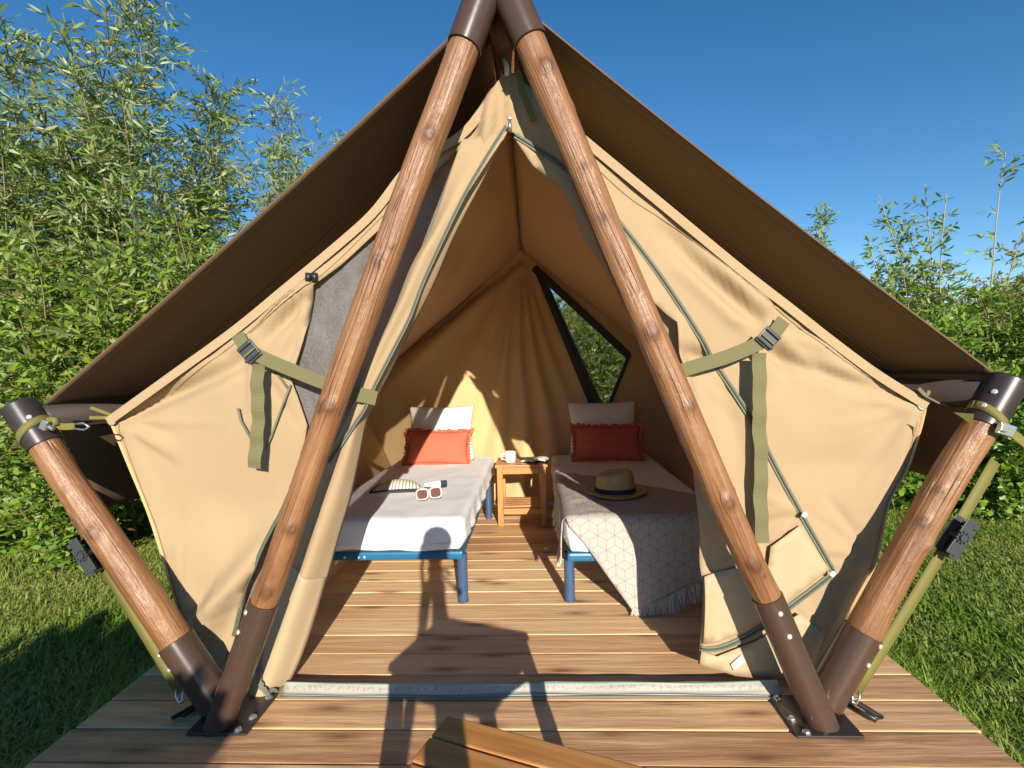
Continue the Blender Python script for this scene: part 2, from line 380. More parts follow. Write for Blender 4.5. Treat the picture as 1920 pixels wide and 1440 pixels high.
# ------------------------------------------------------------------ ground
GZ = -0.14
def ground():
    a = N('lawn_soil'); v = a.coord('Object'); f = a.noise(v, 0.9, 6, 0.6); g = a.noise(v, 22, 5, 0.7)
    c = a.ramp(a.math('ADD', a.math('MULTIPLY', f, 0.6), a.math('MULTIPLY', g, 0.4)), [(0.34, (0.05, 0.09, 0.015)), (0.5, (0.11, 0.16, 0.03)), (0.66, (0.24, 0.22, 0.08))])
    a.set(Base_Color=c, Roughness=0.95); a.bump(g, 0.8, 0.03)
    V = []; F = []; xs = [-400, -60, -20]+[-10+0.5*i for i in range(41)]+[20, 60, 400]
    for y in xs:
        for x in xs:
            V.append((x, y+4, GZ+0.025*nz((x, y, 0), 0.6)*(abs(x) < 20)))
    n = len(xs)
    for j in range(n-1):
        for i in range(n-1): F.append((j*n+i, j*n+i+1, (j+1)*n+i+1, (j+1)*n+i))
    tag(link('lawn', mesh('lawn', V, F), a.m), kind='structure')
ground()
rngG = np.random.default_rng(5)
def grass():
    def area(x0, x1, y0, y1, n, h0, h1):
        x = rngG.uniform(x0, x1, n); y = rngG.uniform(y0, y1, n)
        return np.stack([x, y], 1), rngG.uniform(h0, h1, n)
    parts = [area(-3.4, -1.50, 0.9, 4.0, 60000, .025, .060), area(1.45, 3.6, 1.0, 4.6, 72000, .022, .055), area(-6.5, -3.4, 1.5, 5.5, 26000, .04, .09), area(3.6, 7, 1.5, 6, 30000, .03, .08),
             area(-1.62, -1.47, 1.0, 4.5, 4500, .05, .13), area(1.43, 1.56, 1.0, 4.5, 4500, .05, .13)]
    P = np.concatenate([p[0] for p in parts]); H = np.concatenate([p[1] for p in parts]); n = len(P)
    patch = np.array([noise.noise(Vector((p[0]*0.9, p[1]*0.9, 3.1)))+0.5*noise.noise(Vector((p[0]*3, p[1]*3, 1))) for p in P])
    H *= 1-0.35*np.clip(patch*2, -0.6, 1)
    az = rngG.uniform(0, 2*np.pi, n); ln = rngG.uniform(0.3, 1.3, n)*H; w = rngG.uniform(.002, .0045, n)
    d = np.stack([np.cos(az), np.sin(az)], 1); s = np.stack([-np.sin(az), np.cos(az)], 1)*w[:, None]
    b = np.concatenate([P, np.full((n, 1), GZ-0.01)], 1); z = lambda a: np.concatenate([a, np.zeros((n, 1))], 1)
    up = np.zeros((n, 3)); up[:, 2] = H
    m = b+up*0.6+z(d*ln[:, None]*0.3); t = b+up*rngG.uniform(0.75, 1.05, n)[:, None]+z(d*ln[:, None])
    V = np.stack([b-z(s), b+z(s), m+z(s)*0.8, m-z(s)*0.8, t], 1).reshape(-1, 3)
    i = np.arange(n)*5
    F = np.stack([np.stack([i, i+1, i+2], 1), np.stack([i, i+2, i+3], 1), np.stack([i+3, i+2, i+4], 1)], 1).reshape(-1, 3)
    r = np.clip(0.42+patch*0.75+rngG.normal(0, 0.17, n), 0, 1)
    tag(link('grass', np_mesh('grass', V, F, np.repeat(r, 3)), M['grass']), 'short green and straw coloured grass growing around the deck', None, None, 'stuff')
grass()

def clover():
    n = 26000; x = np.where(rngG.uniform(0, 1, n) < .62, rngG.uniform(1.47, 5, n), rngG.uniform(-5, -1.52, n)); y = rngG.uniform(1.0, 5.2, n)
    k = np.array([noise.noise(Vector((p*1.3, q*1.3, 9))) for p, q in zip(x, y)]); ok = k > -.05+rngG.uniform(-.25, .25, n); x, y = x[ok], y[ok]; n = len(x)
    P = np.stack([x, y, GZ+rngG.uniform(.008, .045, n)], 1); a = rngG.uniform(0, 2*np.pi, n); D = np.stack([np.cos(a), np.sin(a), rngG.uniform(-.1, .6, n)], 1); D /= np.linalg.norm(D, axis=1)[:, None]
    U = np.stack([-np.sin(a), np.cos(a), rngG.uniform(-.3, .3, n)], 1); L = rngG.uniform(.014, .032, n); w = (L*.38)[:, None]; m = P+D*(L*.55)[:, None]
    V = np.stack([P, m-U*w, P+D*L[:, None], m+U*w], 1).reshape(-1, 3); F = np.arange(n*4).reshape(-1, 4)[:, ::-1]
    tag(link('clover', np_mesh('clover', V, F, rngG.uniform(0, 1, n)), M['bush']), 'small round leaved clover and weeds scattered through the lawn', None, None, 'stuff')
clover()

# ------------------------------------------------------------------ deck
deck = thing('deck', 'low brown pine deck of crosswise boards carrying the tent', 'deck', (0, 2, 0))
rd = random.Random(3)
def plank_mesh(L, w=0.1405, t=0.028):
    prof = [(-w/2, -t), (-w/2, -0.003), (-w/2+0.001, -0.001), (-w/2+0.0035, 0), (w/2-0.0035, 0), (w/2-0.001, -0.001), (w/2, -0.003), (w/2, -t)]
    V = []; F = []; k = len(prof)
    for x in (-L/2, L/2): V += [(x, y, z) for y, z in prof]
    for i in range(k): F.append((i, (i+1) % k, k+(i+1) % k, k+i))
    F += [tuple(range(k)), tuple(range(2*k-1, k-1, -1))]
    F = [f[::-1] for f in F]
    me = mesh('plank', V, F); bm = bmesh.new(); bm.from_mesh(me); bmesh.ops.recalc_face_normals(bm, faces=bm.faces); bm.to_mesh(me); bm.free(); return me
pm = plank_mesh(2.91)
Y0 = 1.758+0.0735-0.147*14
for i in range(36):
    o = link('plank', pm if i == 0 else pm, None, deck, False); o.location = (-0.03+rd.uniform(-.006, .006), Y0+0.147*i, rd.uniform(-.0015, .0015))
pm.materials.append(M['deck'])
jm = MB()
for x in (-1.4, -0.7, 0, 0.7, 1.34): jm.box((x, 2.3, -0.085), (0.06, 5.2, 0.11))
jm.build('joist', M['eave'], deck)

# ------------------------------------------------------------------ tent
tent = thing('tent', 'tan canvas A-frame glamping tent with brown roof fly and round log poles, front tied open', 'tent', (0, 1.7, 0))
YP, YF, YB = 1.70, 1.855, 4.42
def make_pole(name, p0, p1, r0, r1, seed, knots, label=None, s0=.45, s1=2.36, bow=0.0):
    p0, p1 = Vector(p0), Vector(p1); L = (p1-p0).length; M4 = frame(p0, p1); rg = random.Random(seed)
    nr, sg = int(L/0.012), 36; V = []; F = []; K = []
    kn = [(rg.uniform(0, 6.28), rg.uniform(0.05, L-.05), rg.uniform(.006, .014), rg.uniform(.001, .005)) for _ in range(int(L*5))]+knots
    for i in range(nr+1):
        r = r0+(r1-r0)*i/nr; z = L*i/nr; en = max(0, min(1, (z-s0)/.12))*max(0, min(1, (s1-z)/.12)); wx, wy = 0.006*en*math.sin(z*2.1+seed), 0.005*en*math.sin(z*2.9+seed*2); wx += bow*math.sin(math.pi*max(0, min(1, (z-s0)/(s1-s0))))
        for k in range(sg):
            a = 2*math.pi*k/sg; rad = r*(1+en*(0.035*math.sin(z*4+seed)+0.035*nz((math.cos(a), math.sin(a), z*3), 1, seed)+.02*nz((math.cos(a)*2, math.sin(a)*2, z*9), 1, seed))); kk = 0
            for ka, kz, ks, kh in kn:
                da = (a-ka+math.pi) % (2*math.pi)-math.pi; d = math.hypot(da*r, (z-kz)*0.8)
                if d < ks*3 and s0 < z < s1:
                    e = math.exp(-(d/ks)**2); rad += kh*(e-0.35*math.exp(-(d/(ks*.4))**2)); kk = max(kk, 0.85*math.exp(-((d/ks-0.55)/0.42)**2))
            if not s0 < z < s1: rad = r*.985
            V.append((rad*math.cos(a)+wx, rad*math.sin(a)+wy, z)); K.append(kk)
    for i in range(nr):
        for k in range(sg): F.append((i*sg+k, i*sg+(k+1) % sg, (i+1)*sg+(k+1) % sg, (i+1)*sg+k))
    F += [tuple(range(sg-1, -1, -1)), tuple(range(nr*sg, nr*sg+sg))]
    me = mesh(name, V, F); at = me.attributes.new('knot', 'FLOAT', 'POINT'); at.data.foreach_set('value', K)
    o = link(name, me, M['pole'], tent); o.matrix_basis = M4
    if label: o['label'] = label
    return o, L
def sleeve(parent, z0, z1, r, mat, screws=(), name='sleeve', capped=False):
    prof = [(r-.004, z0), (r, z0+.002), (r, z1-.002), (r-.004, z1)]
    if capped: prof = [(r-.004, z0), (r, z0+.002), (r, z1-.006), (r-.006, z1), (0.0005, z1+.001)]
    o = MB().lathe(prof, 40).build(name, mat, parent, True, True)
    for a, z in screws:
        d = Vector((math.cos(a), math.sin(a), 0)); Mx = Matrix.Translation(d*r+Vector((0, 0, z))) @ d.to_track_quat('Z', 'Y').to_matrix().to_4x4()
        MB().lathe([(0.0085, 0), (0.0085, .002), (.006, .0045), (0.002, .0055), (0.0005, .0045)], 14, Mx).build('screw', M['screw'], o, True)
    return o
R_ = 0.0525; RS = 0.058
# A poles; angle -90 deg of the local frame faces the viewer (local y ~ world +Y -> -Y is pi*1.5)
FR = math.pi*1.5
aL0 = atZ(411, 1362, 0.0); aL1 = aL0+(atY(872, 85, YP-.03)-aL0).normalized()*2.74
aR0 = atZ(1542, 1360, 0.0); aR1 = aR0+(atY(996, 85, YP-.03)-aR0).normalized()*2.74
for nm, p0, p1, sd, kn, lab in (('pole', aL0, aL1, 1.3, [(FR+.2, 2.05, .022, .010), (FR-.1, 1.62, .018, .006), (FR+.2, 1.13, .02, .012), (FR-.45, 1.12, .02, .010), (FR+.5, .72, .018, .007), (FR+.3, .50, .02, .01)], 'leaning log pole left of the doorway'),
                             ('pole', aR0, aR1, 4.1, [(FR+.2, 2.25, .022, .012), (FR-.1, 1.75, .014, .004), (FR-.1, 1.36, .024, .012), (FR+.3, 1.10, .016, .008), (FR+.1, .78, .02, .009), (FR, .57, .02, .008)], 'leaning log pole right of the doorway')):
    o, L = make_pole(nm, p0, p1, .0415, .052, sd, kn, lab, bow=(-.006 if p0.x < 0 else -.015))
    sgn = 1 if p0.x < 0 else -1
    base = sleeve(o, -0.03, 0.445, .0475, M['sleeve'], [(FR-0.75*sgn, 0.41), (FR-0.8*sgn, 0.34)] if sgn > 0 else [(FR+.1, 0.405), (FR+.05, 0.33)])
    sleeve(o, 2.365, 2.9, .0575, M['sleeve'], [])
V_ = []
for nm, px0, px1, sd, lab in (('corner_pole', (408, 1318), (30, 752), 7.7, 'short log pole leaning outward at the left eave'), ('corner_pole', (1545, 1312), (1896, 702), 9.2, 'short log pole leaning outward at the right eave')):
    p0 = atY(*px0, YP-0.005); p1 = atY(*px1, YP-0.005)
    o, L = make_pole(nm, p0, p0+(p1-p0)*0.985, .0535, .0465, sd, [(FR+.3, 0.72, .02, .008), (FR-.5, .78, .022, .008)] if sd < 8 else [(FR+.6, .60, .016, .012), (FR-.6, .66, .018, .006)], lab, .27, (p1-p0).length*.985-.17)
    sgn = 1 if p0.x < 0 else -1
    sleeve(o, -0.005, 0.262, .0575, M['sleeve'], [(FR-.95, .25), (FR-.85, .19)] if sgn > 0 else [(FR+.55, .25), (FR+.45, .18)])
    c = sleeve(o, L-0.165, L+0.004, .0525, M['cap'], [(FR+.85*sgn, L-.07)] if sgn > 0 else [(FR-.95, L-.065), (FR-1.05, L-.115)], 'cap', True)
    V_.append((p0, p1, o))
# ridge pole and eave beams, rear frame
MB().tube([(0, YP+0.10, 2.36), (0, 5.0, 2.36)], 0.05, 20).build('ridge_pole', M['pole'], tent, True)
for sx, cz, cx in ((-1, V_[0][1].z-.065, V_[0][1].x+.06), (1, V_[1][1].z-.065, V_[1][1].x-.055)):
    MB().tube([(cx, YP+.02, cz), (cx, 5.0, cz)], 0.047, 20).build('eave_beam', M['eave'], tent, True)
    MB().tube([(sx*1.01, 4.95, 0.0), (cx, 4.95, cz+.06)], 0.057, 16).build('rear_pole', M['pole'], tent, True)
    MB().tube([(sx*1.01, 4.95, 0.0), (-sx*.05, 4.95, 2.5)], 0.057, 16).build('rear_pole', M['pole'], tent, True)
# base plates
for sx, X in ((-1, -1.015), (1, 1.0)):
    b = MB().box((sx*.965-.01, 1.675, 0.006), (0.20, 0.20, 0.008), None, .002)
    bp = b.build('base_plate', M['cap'], tent)
    for bx, by in ((sx*.885-.01, 1.755), (sx*.885-.01, 1.65), (sx*.90-.01, 1.59)):
        MB().lathe([(0.014, 0), (0.014, .002), (.009, .003), (.009, .008), (.006, .010), (.0005, .0105)], 6, Matrix.Translation((bx, by, .010))).build('bolt', M['steel'], bp)
    rx = X+sx*0.10
    rg = MB()
    rr = [(rx-.012, YP+.02), (rx+sx*.04-.012, YP-.06), (rx+sx*.04+.018, YP-.045), (rx+.018+sx*.01, YP+.03)]
    rg.tube([(x, y, .014) for x, y in rr]+[(rr[0][0], rr[0][1], .014)], .0075, 8); rg.build('ring', M['cap'], bp, True)
# roof fly
ridgeZ = 2.425
E_L = (-1.665, 1.075); E_R = (1.585, 1.095)
for sx, (ex, ez), q in ((-1, E_L, 0), (1, E_R, 1)):
    def roof(u, v, ex=ex, ez=ez, sx=sx):
        x = ex*u; z = ridgeZ+(ez-ridgeZ)*u; Y = 1.735+(5.05-1.735)*v
        sag = 0.020*math.sin(math.pi*u)*math.sin(math.pi*min(1, v*1.0))
        wv = 0.012*math.sin(math.pi*u)*nz((u*2, v*3, 0), 2.0, sx)*min(1, v*6)
        Y += 0.03*math.sin(math.pi*u)*(1-v)
        return Vector((x, Y, z-sag+wv))
    rc = solid(surf('roof_canopy', roof, 44, 40, M['fly'], tent), 0.003)
    def hem(u, v, roof=roof):
        p = roof(u, 0.0); q = roof(u, 0.02); d = (q-p); return p+d*(v*0.85-0.02)+Vector((0, 0, -0.004))
    solid(surf('hem', hem, 44, 2, M['fly'], rc), 0.004)
    for vv in (.13, .42, .72):
        def fs(u, v, roof=roof, vv=vv): p = roof(u, vv); q = roof(u, vv+.02); return p+(q-p)*(v*.45)+Vector((0, 0, -.0045))
        solid(surf('seam', fs, 44, 2, M['fly'], rc), 0.003)
    def val(u, v, ex=ex, ez=ez, sx=sx):
        y0 = 1.75+.20*v; Y = y0+(4.95-y0)*u; zb = 0.635 if sx < 0 else 0.70
        z = ez+0.012+(zb-ez)*v; return Vector((ex-sx*.004+0.012*math.sin(Y*3)*v+0.02*v*nz((Y, z, 1), 2.5), Y, z+0.02*math.sin(Y*1.7)*v))
    va = solid(surf('valance', val, 60, 8, M['fly'], tent), 0.003)
# inner tent : sides, roof, back
CL = atY(205, 785, YF); CR = atY(1735, 755, YF); AP = atY(950, 140, YF)
FLX, FRX = -1.06, 1.04
EBL = Vector((-1.47, YB, 0.99)); EBR = Vector((1.43, YB, 0.99)); APB = atY(978, 470, YB)
def quad(a, b, c, d, seed, amp, dirn):
    def fn(u, v):
        p = a.lerp(b, u).lerp(d.lerp(c, u), v); k = math.sin(math.pi*u)*math.sin(math.pi*v)
        return p+dirn*(amp*k*(0.5+nz((u*3, v*3, 0), 1.5, seed))+0.006*nz((u*9, v*9, 0), 1.0, seed))
    return fn
def edge_surf(front, back, ins, seed, amp, dirn, nu):
    A = catmull(front, nu+1); B = [back[0].lerp(back[1], i/nu) for i in range(nu+1)]
    def fn(u, v):
        i = int(round(u*nu)); p = A[i].lerp(B[i], v); k = math.sin(math.pi*u)*math.sin(math.pi*v)
        return p+dirn*(amp*k*(0.5+nz((u*3, v*3, 0), 1.5, seed))+0.006*nz((u*9, v*9, 0), 1.0, seed)*min(1, 8*v))
    return fn
OUT_L = [(950, 136), (868, 243), (775, 299), (700, 391), (640, 446), (540, 529), (440, 611), (320, 698), (202, 783)]
OUT_R = [(952, 136), (1092, 252), (1163, 311), (1248, 381), (1393, 501), (1483, 571), (1563, 634), (1643, 693), (1739, 753)]
DN_L = [(202, 783), (242, 880), (275, 960), (302, 1043), (327, 1127), (350, 1180), (402, 1262), (425, 1300)]
DN_R = [(1739, 753), (1732, 790), (1703, 880), (1670, 940), (1643, 1057), (1618, 1110), (1563, 1210), (1524, 1275)]
up_ = Vector((0, 0, .012))
for sx, OU, DN, EB, fx in ((-1, OUT_L, DN_L, EBL, FLX), (1, OUT_R, DN_R, EBR, FRX)):
    EB2 = EB+Vector((sx*.012, .05, 0)); AB2 = APB+Vector((0, .05, .012)); FB2 = Vector((fx, YB+.05, .02))
    solid(surf('inner_roof', edge_surf(px3(OU, YF-.010), (AB2, EB2), 0, 2+sx, 0.035, Vector((-sx*.6, 0, -.8)), 36), 36, 34, M['inner'], tent), .0025)
    solid(surf('side_wall', edge_surf(px3(DN, YF-.012), (EB2, FB2), 0, 8+sx, 0.04, Vector((-sx, 0, 0)), 28), 28, 34, M['inner'], tent), .0025)
W1, W2, W3 = (1003, 500), (1180, 664), (1125, 800)
def backfold(x, z):
    dx, dz = x-APB.x, APB.z-z; r = math.hypot(dx, dz); th = math.atan2(dx, dz)
    if r < 0.02: return 0
    w = math.exp(-((th+0.02)/0.30)**2)
    f = 0.030*min(1, r*2.2)*math.sin(th*44+1.2*math.sin(r*3))*w+0.016*min(1, r*2)*math.sin(th*19+1)*math.exp(-((th+.5)/.5)**2)
    return f-0.03*math.exp(-((th-.05)/.16)**2)*min(1, r*2)
lcl, lcr = (-1.47, 0.99), (1.43, 0.99)
def pxof(P):
    d = Vector(P)-EYE; z = d.dot(FW); return (960+960*d.dot(RT)/z, 720-960*d.dot(UP)/z)
bout = [pxof(APB+Vector((0, 0, .02))), pxof(EBR+Vector((.03, 0, 0))), pxof((FRX+.03, YB, .02)), pxof((FLX-.03, YB, .02)), pxof(EBL+Vector((-.03, 0, 0)))]
bw = cloth('back_wall', bout, YB, M['inner'], tent, res=0.026, holes=[[W1, W2, W3]], noise_amp=0.012, fn=backfold, seed=5, folds=[((970, 490), (705, 700), 0.05, .05), ((970, 500), (650, 800), -.03, .06)])
wp = px3([W1, W2, W3], YB)
fr = MB()
for a, b, w in ((wp[0], wp[1], .045), (wp[1], wp[2], .014), (wp[2], wp[0], .024)):
    t = (b-a).normalized(); s = t.cross(Vector((0, 1, 0))).normalized(); cen = (wp[0]+wp[1]+wp[2])/3
    if (cen-a).dot(s) < 0: s = -s
    k = 12; V = []; F = []
    for i in range(k+1):
        p = a.lerp(b, i/k); V += [p-s*.018+Vector((0, -.012, 0)), p+s*w+Vector((0, -.010, 0)), p+s*w+Vector((0, .006, 0)), p-s*.018+Vector((0, .006, 0))]
    for i in range(k):
        for j in range(4): F.append((i*4+j, i*4+(j+1) % 4, i*4+4+(j+1) % 4, i*4+4+j))
    F += [(0, 1, 2, 3), (k*4+3, k*4+2, k*4+1, k*4)]
    fr.add(V, F)
fr.build('window_frame', M['black'], bw)
def meshmat(name, col, alpha):
    a = N(name); v = a.coord(); f = a.math('MULTIPLY_ADD', a.noise(v, 190, 3, .7), 1.6, a.math('MULTIPLY_ADD', a.noise(a.coord('Object', (9, 1, 4)), 2.0, 4), .8, -.7)); c = a.mix(f, tuple(q*.35 for q in col), tuple(q*1.7 for q in col)); a.set(Base_Color=c, Roughness=0.7)
    t = a.n('BsdfTransparent'); mx = a.n('MixShader'); mx.inputs[0].default_value = alpha; a.l(t.outputs[0], mx.inputs[1]); a.l(a.b.outputs[0], mx.inputs[2]); a.l(mx.outputs[0], a.out.inputs[0]); return a.m
M['net'] = meshmat('grey_insect_net', (0.19, 0.18, 0.18), 0.46)
M['net2'] = meshmat('thin_insect_net', (0.04, 0.04, 0.04), 0.52)
link('window_net', mesh('window_net', [p+Vector((0, .004, 0)) for p in wp], [(0, 1, 2)]), M['net2'], bw, False)

# ---- front wall, built piece by piece where each hangs
lp = [(945, 140), (868, 246), (775, 302), (700, 394), (640, 450), (540, 533), (440, 615), (320, 702), (205, 785), (245, 880), (278, 960), (305, 1043), (330, 1127), (350, 1175), (405, 1262), (418, 1285),
      (430, 1238), (442, 1190), (456, 1138), (472, 1094), (493, 1052), (513, 994), (560, 900), (577, 797), (560, 745), (548, 712), (570, 640), (590, 535), (640, 497), (723, 423), (800, 340), (870, 268), (905, 215)]
fl = cloth('front_wall', lp, YF, M['canvas'], tent, res=0.0175, noise_amp=0.016, seed=2, fade=.04, creases=[(210, 786, 30, 55, 210), (470, 665, 120, 60, 170), (588, 530, 120, 45, 130), (405, 1255, -80, 40, 200), (350, 1170, -60, 40, 160)],
    folds=[((215, 785), (440, 690), 0.040, .028), ((440, 690), (470, 660), .02, .03), ((560, 640), (575, 560), -.012, .02), ((500, 640), (590, 545), .018, .022), ((540, 670), (592, 560), .018, .02), ((500, 600), (585, 530), -.014, .02), ((380, 1170), (520, 1000), -.05, .05), ((350, 960), (520, 950), .02, .12), ((215, 790), (330, 850), -.012, .03), ((640, 520), (790, 370), -.012, .025), ((225, 800), (290, 960), -.012, .03)])
rp = [(965, 140), (1090, 255), (1160, 315), (1245, 385), (1390, 505), (1480, 575), (1560, 638), (1640, 697), (1735, 755), (1728, 790), (1700, 880), (1667, 940), (1640, 1057), (1615, 1110), (1560, 1210), (1520, 1275),
      (1470, 1275), (1380, 1268), (1310, 1246), (1316, 1180), (1318, 1100), (1350, 950), (1330, 760), (1200, 540), (1075, 335), (985, 240)]
fr_ = cloth('front_wall', rp, YF, M['canvas'], tent, res=0.0175, noise_amp=0.016, seed=6, fade=.04, creases=[(1728, 758, 150, 50, 220), (1450, 620, 60, 60, 180), (1450, 620, -130, 40, 150), (1530, 1260, -90, 40, 200), (1640, 1050, 190, 40, 150)],
    folds=[((1715, 752), (1480, 680), 0.030, .026), ((1480, 680), (1430, 650), .03, .03), ((1420, 600), (1240, 430), .028, .03), ((1440, 580), (1300, 470), -.02, .03), ((1400, 620), (1270, 500), -.012, .025), ((1560, 690), (1720, 770), -.018, .03), ((1500, 880), (1690, 860), .012, .07), ((1720, 770), (1640, 1000), -.015, .04), ((1480, 1160), (1560, 1060), .015, .04)])
ZL = on(fl, [(541, 930), (513, 996), (492, 1054), (471, 1096), (455, 1140), (441, 1192)], YF, .004)
ribbon('zip', [p+Vector((-.006, 0, 0)) for p in ZL], YF, .013, M['zipg'], fl, 40, .003)
# stitched hems
for par, pts in ((fl, [(300, 742), (440, 645), (560, 545)]), (fr_, [(1085, 285), (1180, 370), (1285, 440), (1480, 600), (1600, 690), (1715, 752)]), (fl, [(222, 795), (262, 905), (300, 1010), (338, 1140)]), (fr_, [(1718, 790), (1690, 880), (1655, 955)]), (fl, [(470, 625), (600, 520), (720, 405)])):
    ribbon('seam', on(par, pts, YF, .003), YF, 0.0028, M['stitch'], par, 50, .002)
for par, OU in ((fl, OUT_L), (fr_, OUT_R)):
    ribbon('hem', [(x, y+8) for x, y in OU], YF-.014, .032, M['canvas'], par, 60, .003)
# closed upper part of the doorway
tr = cloth('door_top', [(947, 136), (865, 246), (862, 272), (900, 330), (950, 249), (962, 250), (1062, 326), (1085, 338), (1100, 290), (1095, 262), (965, 138)], YF-0.006, M['canvas'], tent, res=.02, noise_amp=.004,
    folds=[((925, 180), (905, 300), -.03, .022), ((957, 150), (957, 245), -.018, .016), ((985, 180), (1040, 290), -.02, .025), ((890, 240), (880, 290), .012, .02)])
# insect net between the left panel and the tied flap
cloth('insect_net', [(880, 250), (780, 345), (700, 425), (640, 485), (575, 535), (540, 640), (530, 720), (545, 800), (540, 900), (480, 1030), (425, 1200), (420, 1290), (500, 1290), (560, 1000), (625, 880), (700, 735), (760, 590), (830, 440), (900, 300)], YF+0.025, M['net'], tent, res=.03, noise_amp=.012, thick=.0012, seed=9,
    folds=[((600, 600), (720, 470), .01, .02), ((590, 700), (700, 560), -.01, .02)])
# tied left door flap
LL = [(866, 262), (853, 300), (807, 433), (770, 503), (740, 579), (700, 667), (665, 760), (645, 804), (622, 850), (585, 930), (555, 1020), (520, 1110), (490, 1200), (470, 1260), (458, 1308)]
RR = [(952, 246), (937, 275), (900, 347), (853, 440), (810, 540), (772, 615), (735, 690), (708, 742), (688, 785), (674, 850), (656, 930), (634, 1003), (592, 1147), (560, 1240), (526, 1313)]
def flapd(u, v):
    a = 0.055*min(1, v*5)
    return -a*math.sin(math.pi*min(1, u*0.9+.05))**0.8+0.05*max(0, u-.8)*5*min(1, v*4)*0.5+0.010*math.sin(u*9+v*7)*min(1, v*3)+0.012*math.sin(u*14-v*5)*max(0, v-.45)
lf = loft('door_flap', LL, RR, YF-0.03, 22, 110, M['canvas'], tent, flapd)
lf['label'] = 'left door flap gathered and tied in an olive strap'
def zipline(par, pts, Y, w=0.022, n=60, m='zip'):
    q = on(par, pts, YF-.035, .005) if par.name in DEPTH else px3(pts, Y)
    z = ribbon('zip', q, Y, w, M[m], par, n, .002)
    MB().tube([p+Vector((0, -.003, 0)) for p in catmull(q, n)], w*.16, 6).build('zip_teeth', M['zipg'], par, True)
    return z
zipline(lf, [(949, 236), (920, 281), (873, 361), (830, 448), (791, 534), (767, 597), (735, 660), (700, 728), (684, 765), (668, 790), (640, 832), (616, 866)], YF-0.098, .013)
# lower reinforcement of flap (pale wipe-clean skirt)
def sub(poly, n, t0, t1):
    P = catmull([Vector((p[0], p[1], 0)) for p in poly], 200); return [tuple(P[int(round((t0+(t1-t0)*i/(n-1))*199))][:2]) for i in range(n)]
def flapd2(u, v): return flapd(u, 0.755+0.225*v)-0.004
sk = loft('skirt', sub(LL, 8, .755, .98), sub(RR, 8, .79, .99), YF-0.03, 14, 30, M['pvc'], lf, flapd2)
fk = LOFT[sk.name]; ribbon('zip', [fk(t*.93+.04, .66+.27*math.sin(t*1.45))+Vector((0, -.016, 0)) for t in [q/16 for q in range(17)]], YF, .020, M['zip'], lf, 24, .003)
# right door flap folded back over the wall
rf = cloth('door_flap', [(966, 262), (1000, 312), (1057, 367), (1093, 450), (1150, 540), (1215, 560), (1266, 605), (1268, 640), (1278, 690), (1286, 800), (1293, 890), (1308, 1000), (1316, 1100), (1312, 1215), (1345, 1222), (1400, 1190), (1475, 1147), (1565, 1076), (1533, 1018), (1500, 960), (1450, 870), (1410, 790), (1340, 675), (1250, 535), (1160, 415), (1062, 324)], YF-0.035, M['canvas'], tent, res=.018, noise_amp=.016, seed=12, creases=[(1275, 690, 60, 50, 160), (1320, 1090, -60, 40, 150), (1500, 962, 160, 40, 130)],
    folds=[((1266, 610), (1310, 1000), -.03, .03), ((1310, 760), (1355, 1000), -.012, .03), ((1350, 700), (1400, 900), .012, .04), ((1270, 660), (1350, 680), .03, .03), ((1385, 900), (1470, 1100), .010, .06), ((1322, 1080), (1322, 1210), -.02, .02), ((1000, 300), (1140, 520), .02, .03), ((1150, 520), (1262, 700), .03, .03), ((1030, 320), (1190, 570), -.05, .07)])
rf['label'] = 'right door flap folded back and strapped open'
zipline(rf, [(966, 256), (1000, 277), (1060, 325), (1160, 417), (1250, 537), (1340, 677), (1410, 792), (1450, 872), (1500, 962), (1533, 1019), (1562, 1070)], YF-0.052, .019, 70)
zipline(rf, [(1557, 1080), (1520, 1112), (1475, 1146), (1430, 1178), (1385, 1203), (1345, 1217), (1314, 1214)], YF-0.060, .022, 30)
cloth('skirt', [(1318, 1078), (1376, 1066), (1440, 1070), (1445, 1025), (1500, 985), (1556, 1068), (1470, 1140), (1400, 1184), (1345, 1206), (1317, 1205)], YF-0.046, M['pvc'], rf, res=.03, noise_amp=.012, seed=12, folds=[((1322, 1080), (1322, 1210), -.02, .02)])
for q in ((1508, 965), (1561, 1076)):
    MB().box(atY(*q, YF-.066), (.015, .007, .018), Matrix.Rotation(.6, 3, 'Y'), .003).build('zip_end', M['tagw'], rf)
cloth('repair_tape', [(1370, 1246), (1390, 1228), (1398, 1240), (1376, 1258)], YF-.02, M['tagw'], fr_, res=.03, noise_amp=.002)
cloth('skirt', [(1316, 1222), (1345, 1232), (1420, 1200), (1500, 1150), (1545, 1190), (1515, 1270), (1470, 1276), (1380, 1268), (1312, 1247)], YF-.014, M['pvc'], fr_, res=.03, noise_amp=.008, seed=6)
# zip slider at the top of the doorway
MB().tube([atY(955, 222, YF-.06), atY(957, 246, YF-.065)], .006, 10).box(atY(955, 222, YF-.062), (.016, .014, .012), None, .003).build('zip_slider', M['steel'], tent, True)
MB().tube([atY(951, 140, YF-.03), atY(950, 125, YF-.02), atY(945, 112, YF+.02)], .009, 8).build('hang_cord', M['tagw'], tent, True)
ribbon('yellow_strap', [(972, 135), (978, 165), (990, 200), (1000, 226)], YF-.05, .022, M['yellow'], tent, 14)
# toggle on the left panel
tg = MB(); 
for x in (578, 590): tg.tube([atY(x, 512, YF-.02), atY(x, 527, YF-.02)], .011, 12)
tg.build('toggle', M['black'], fl, True)
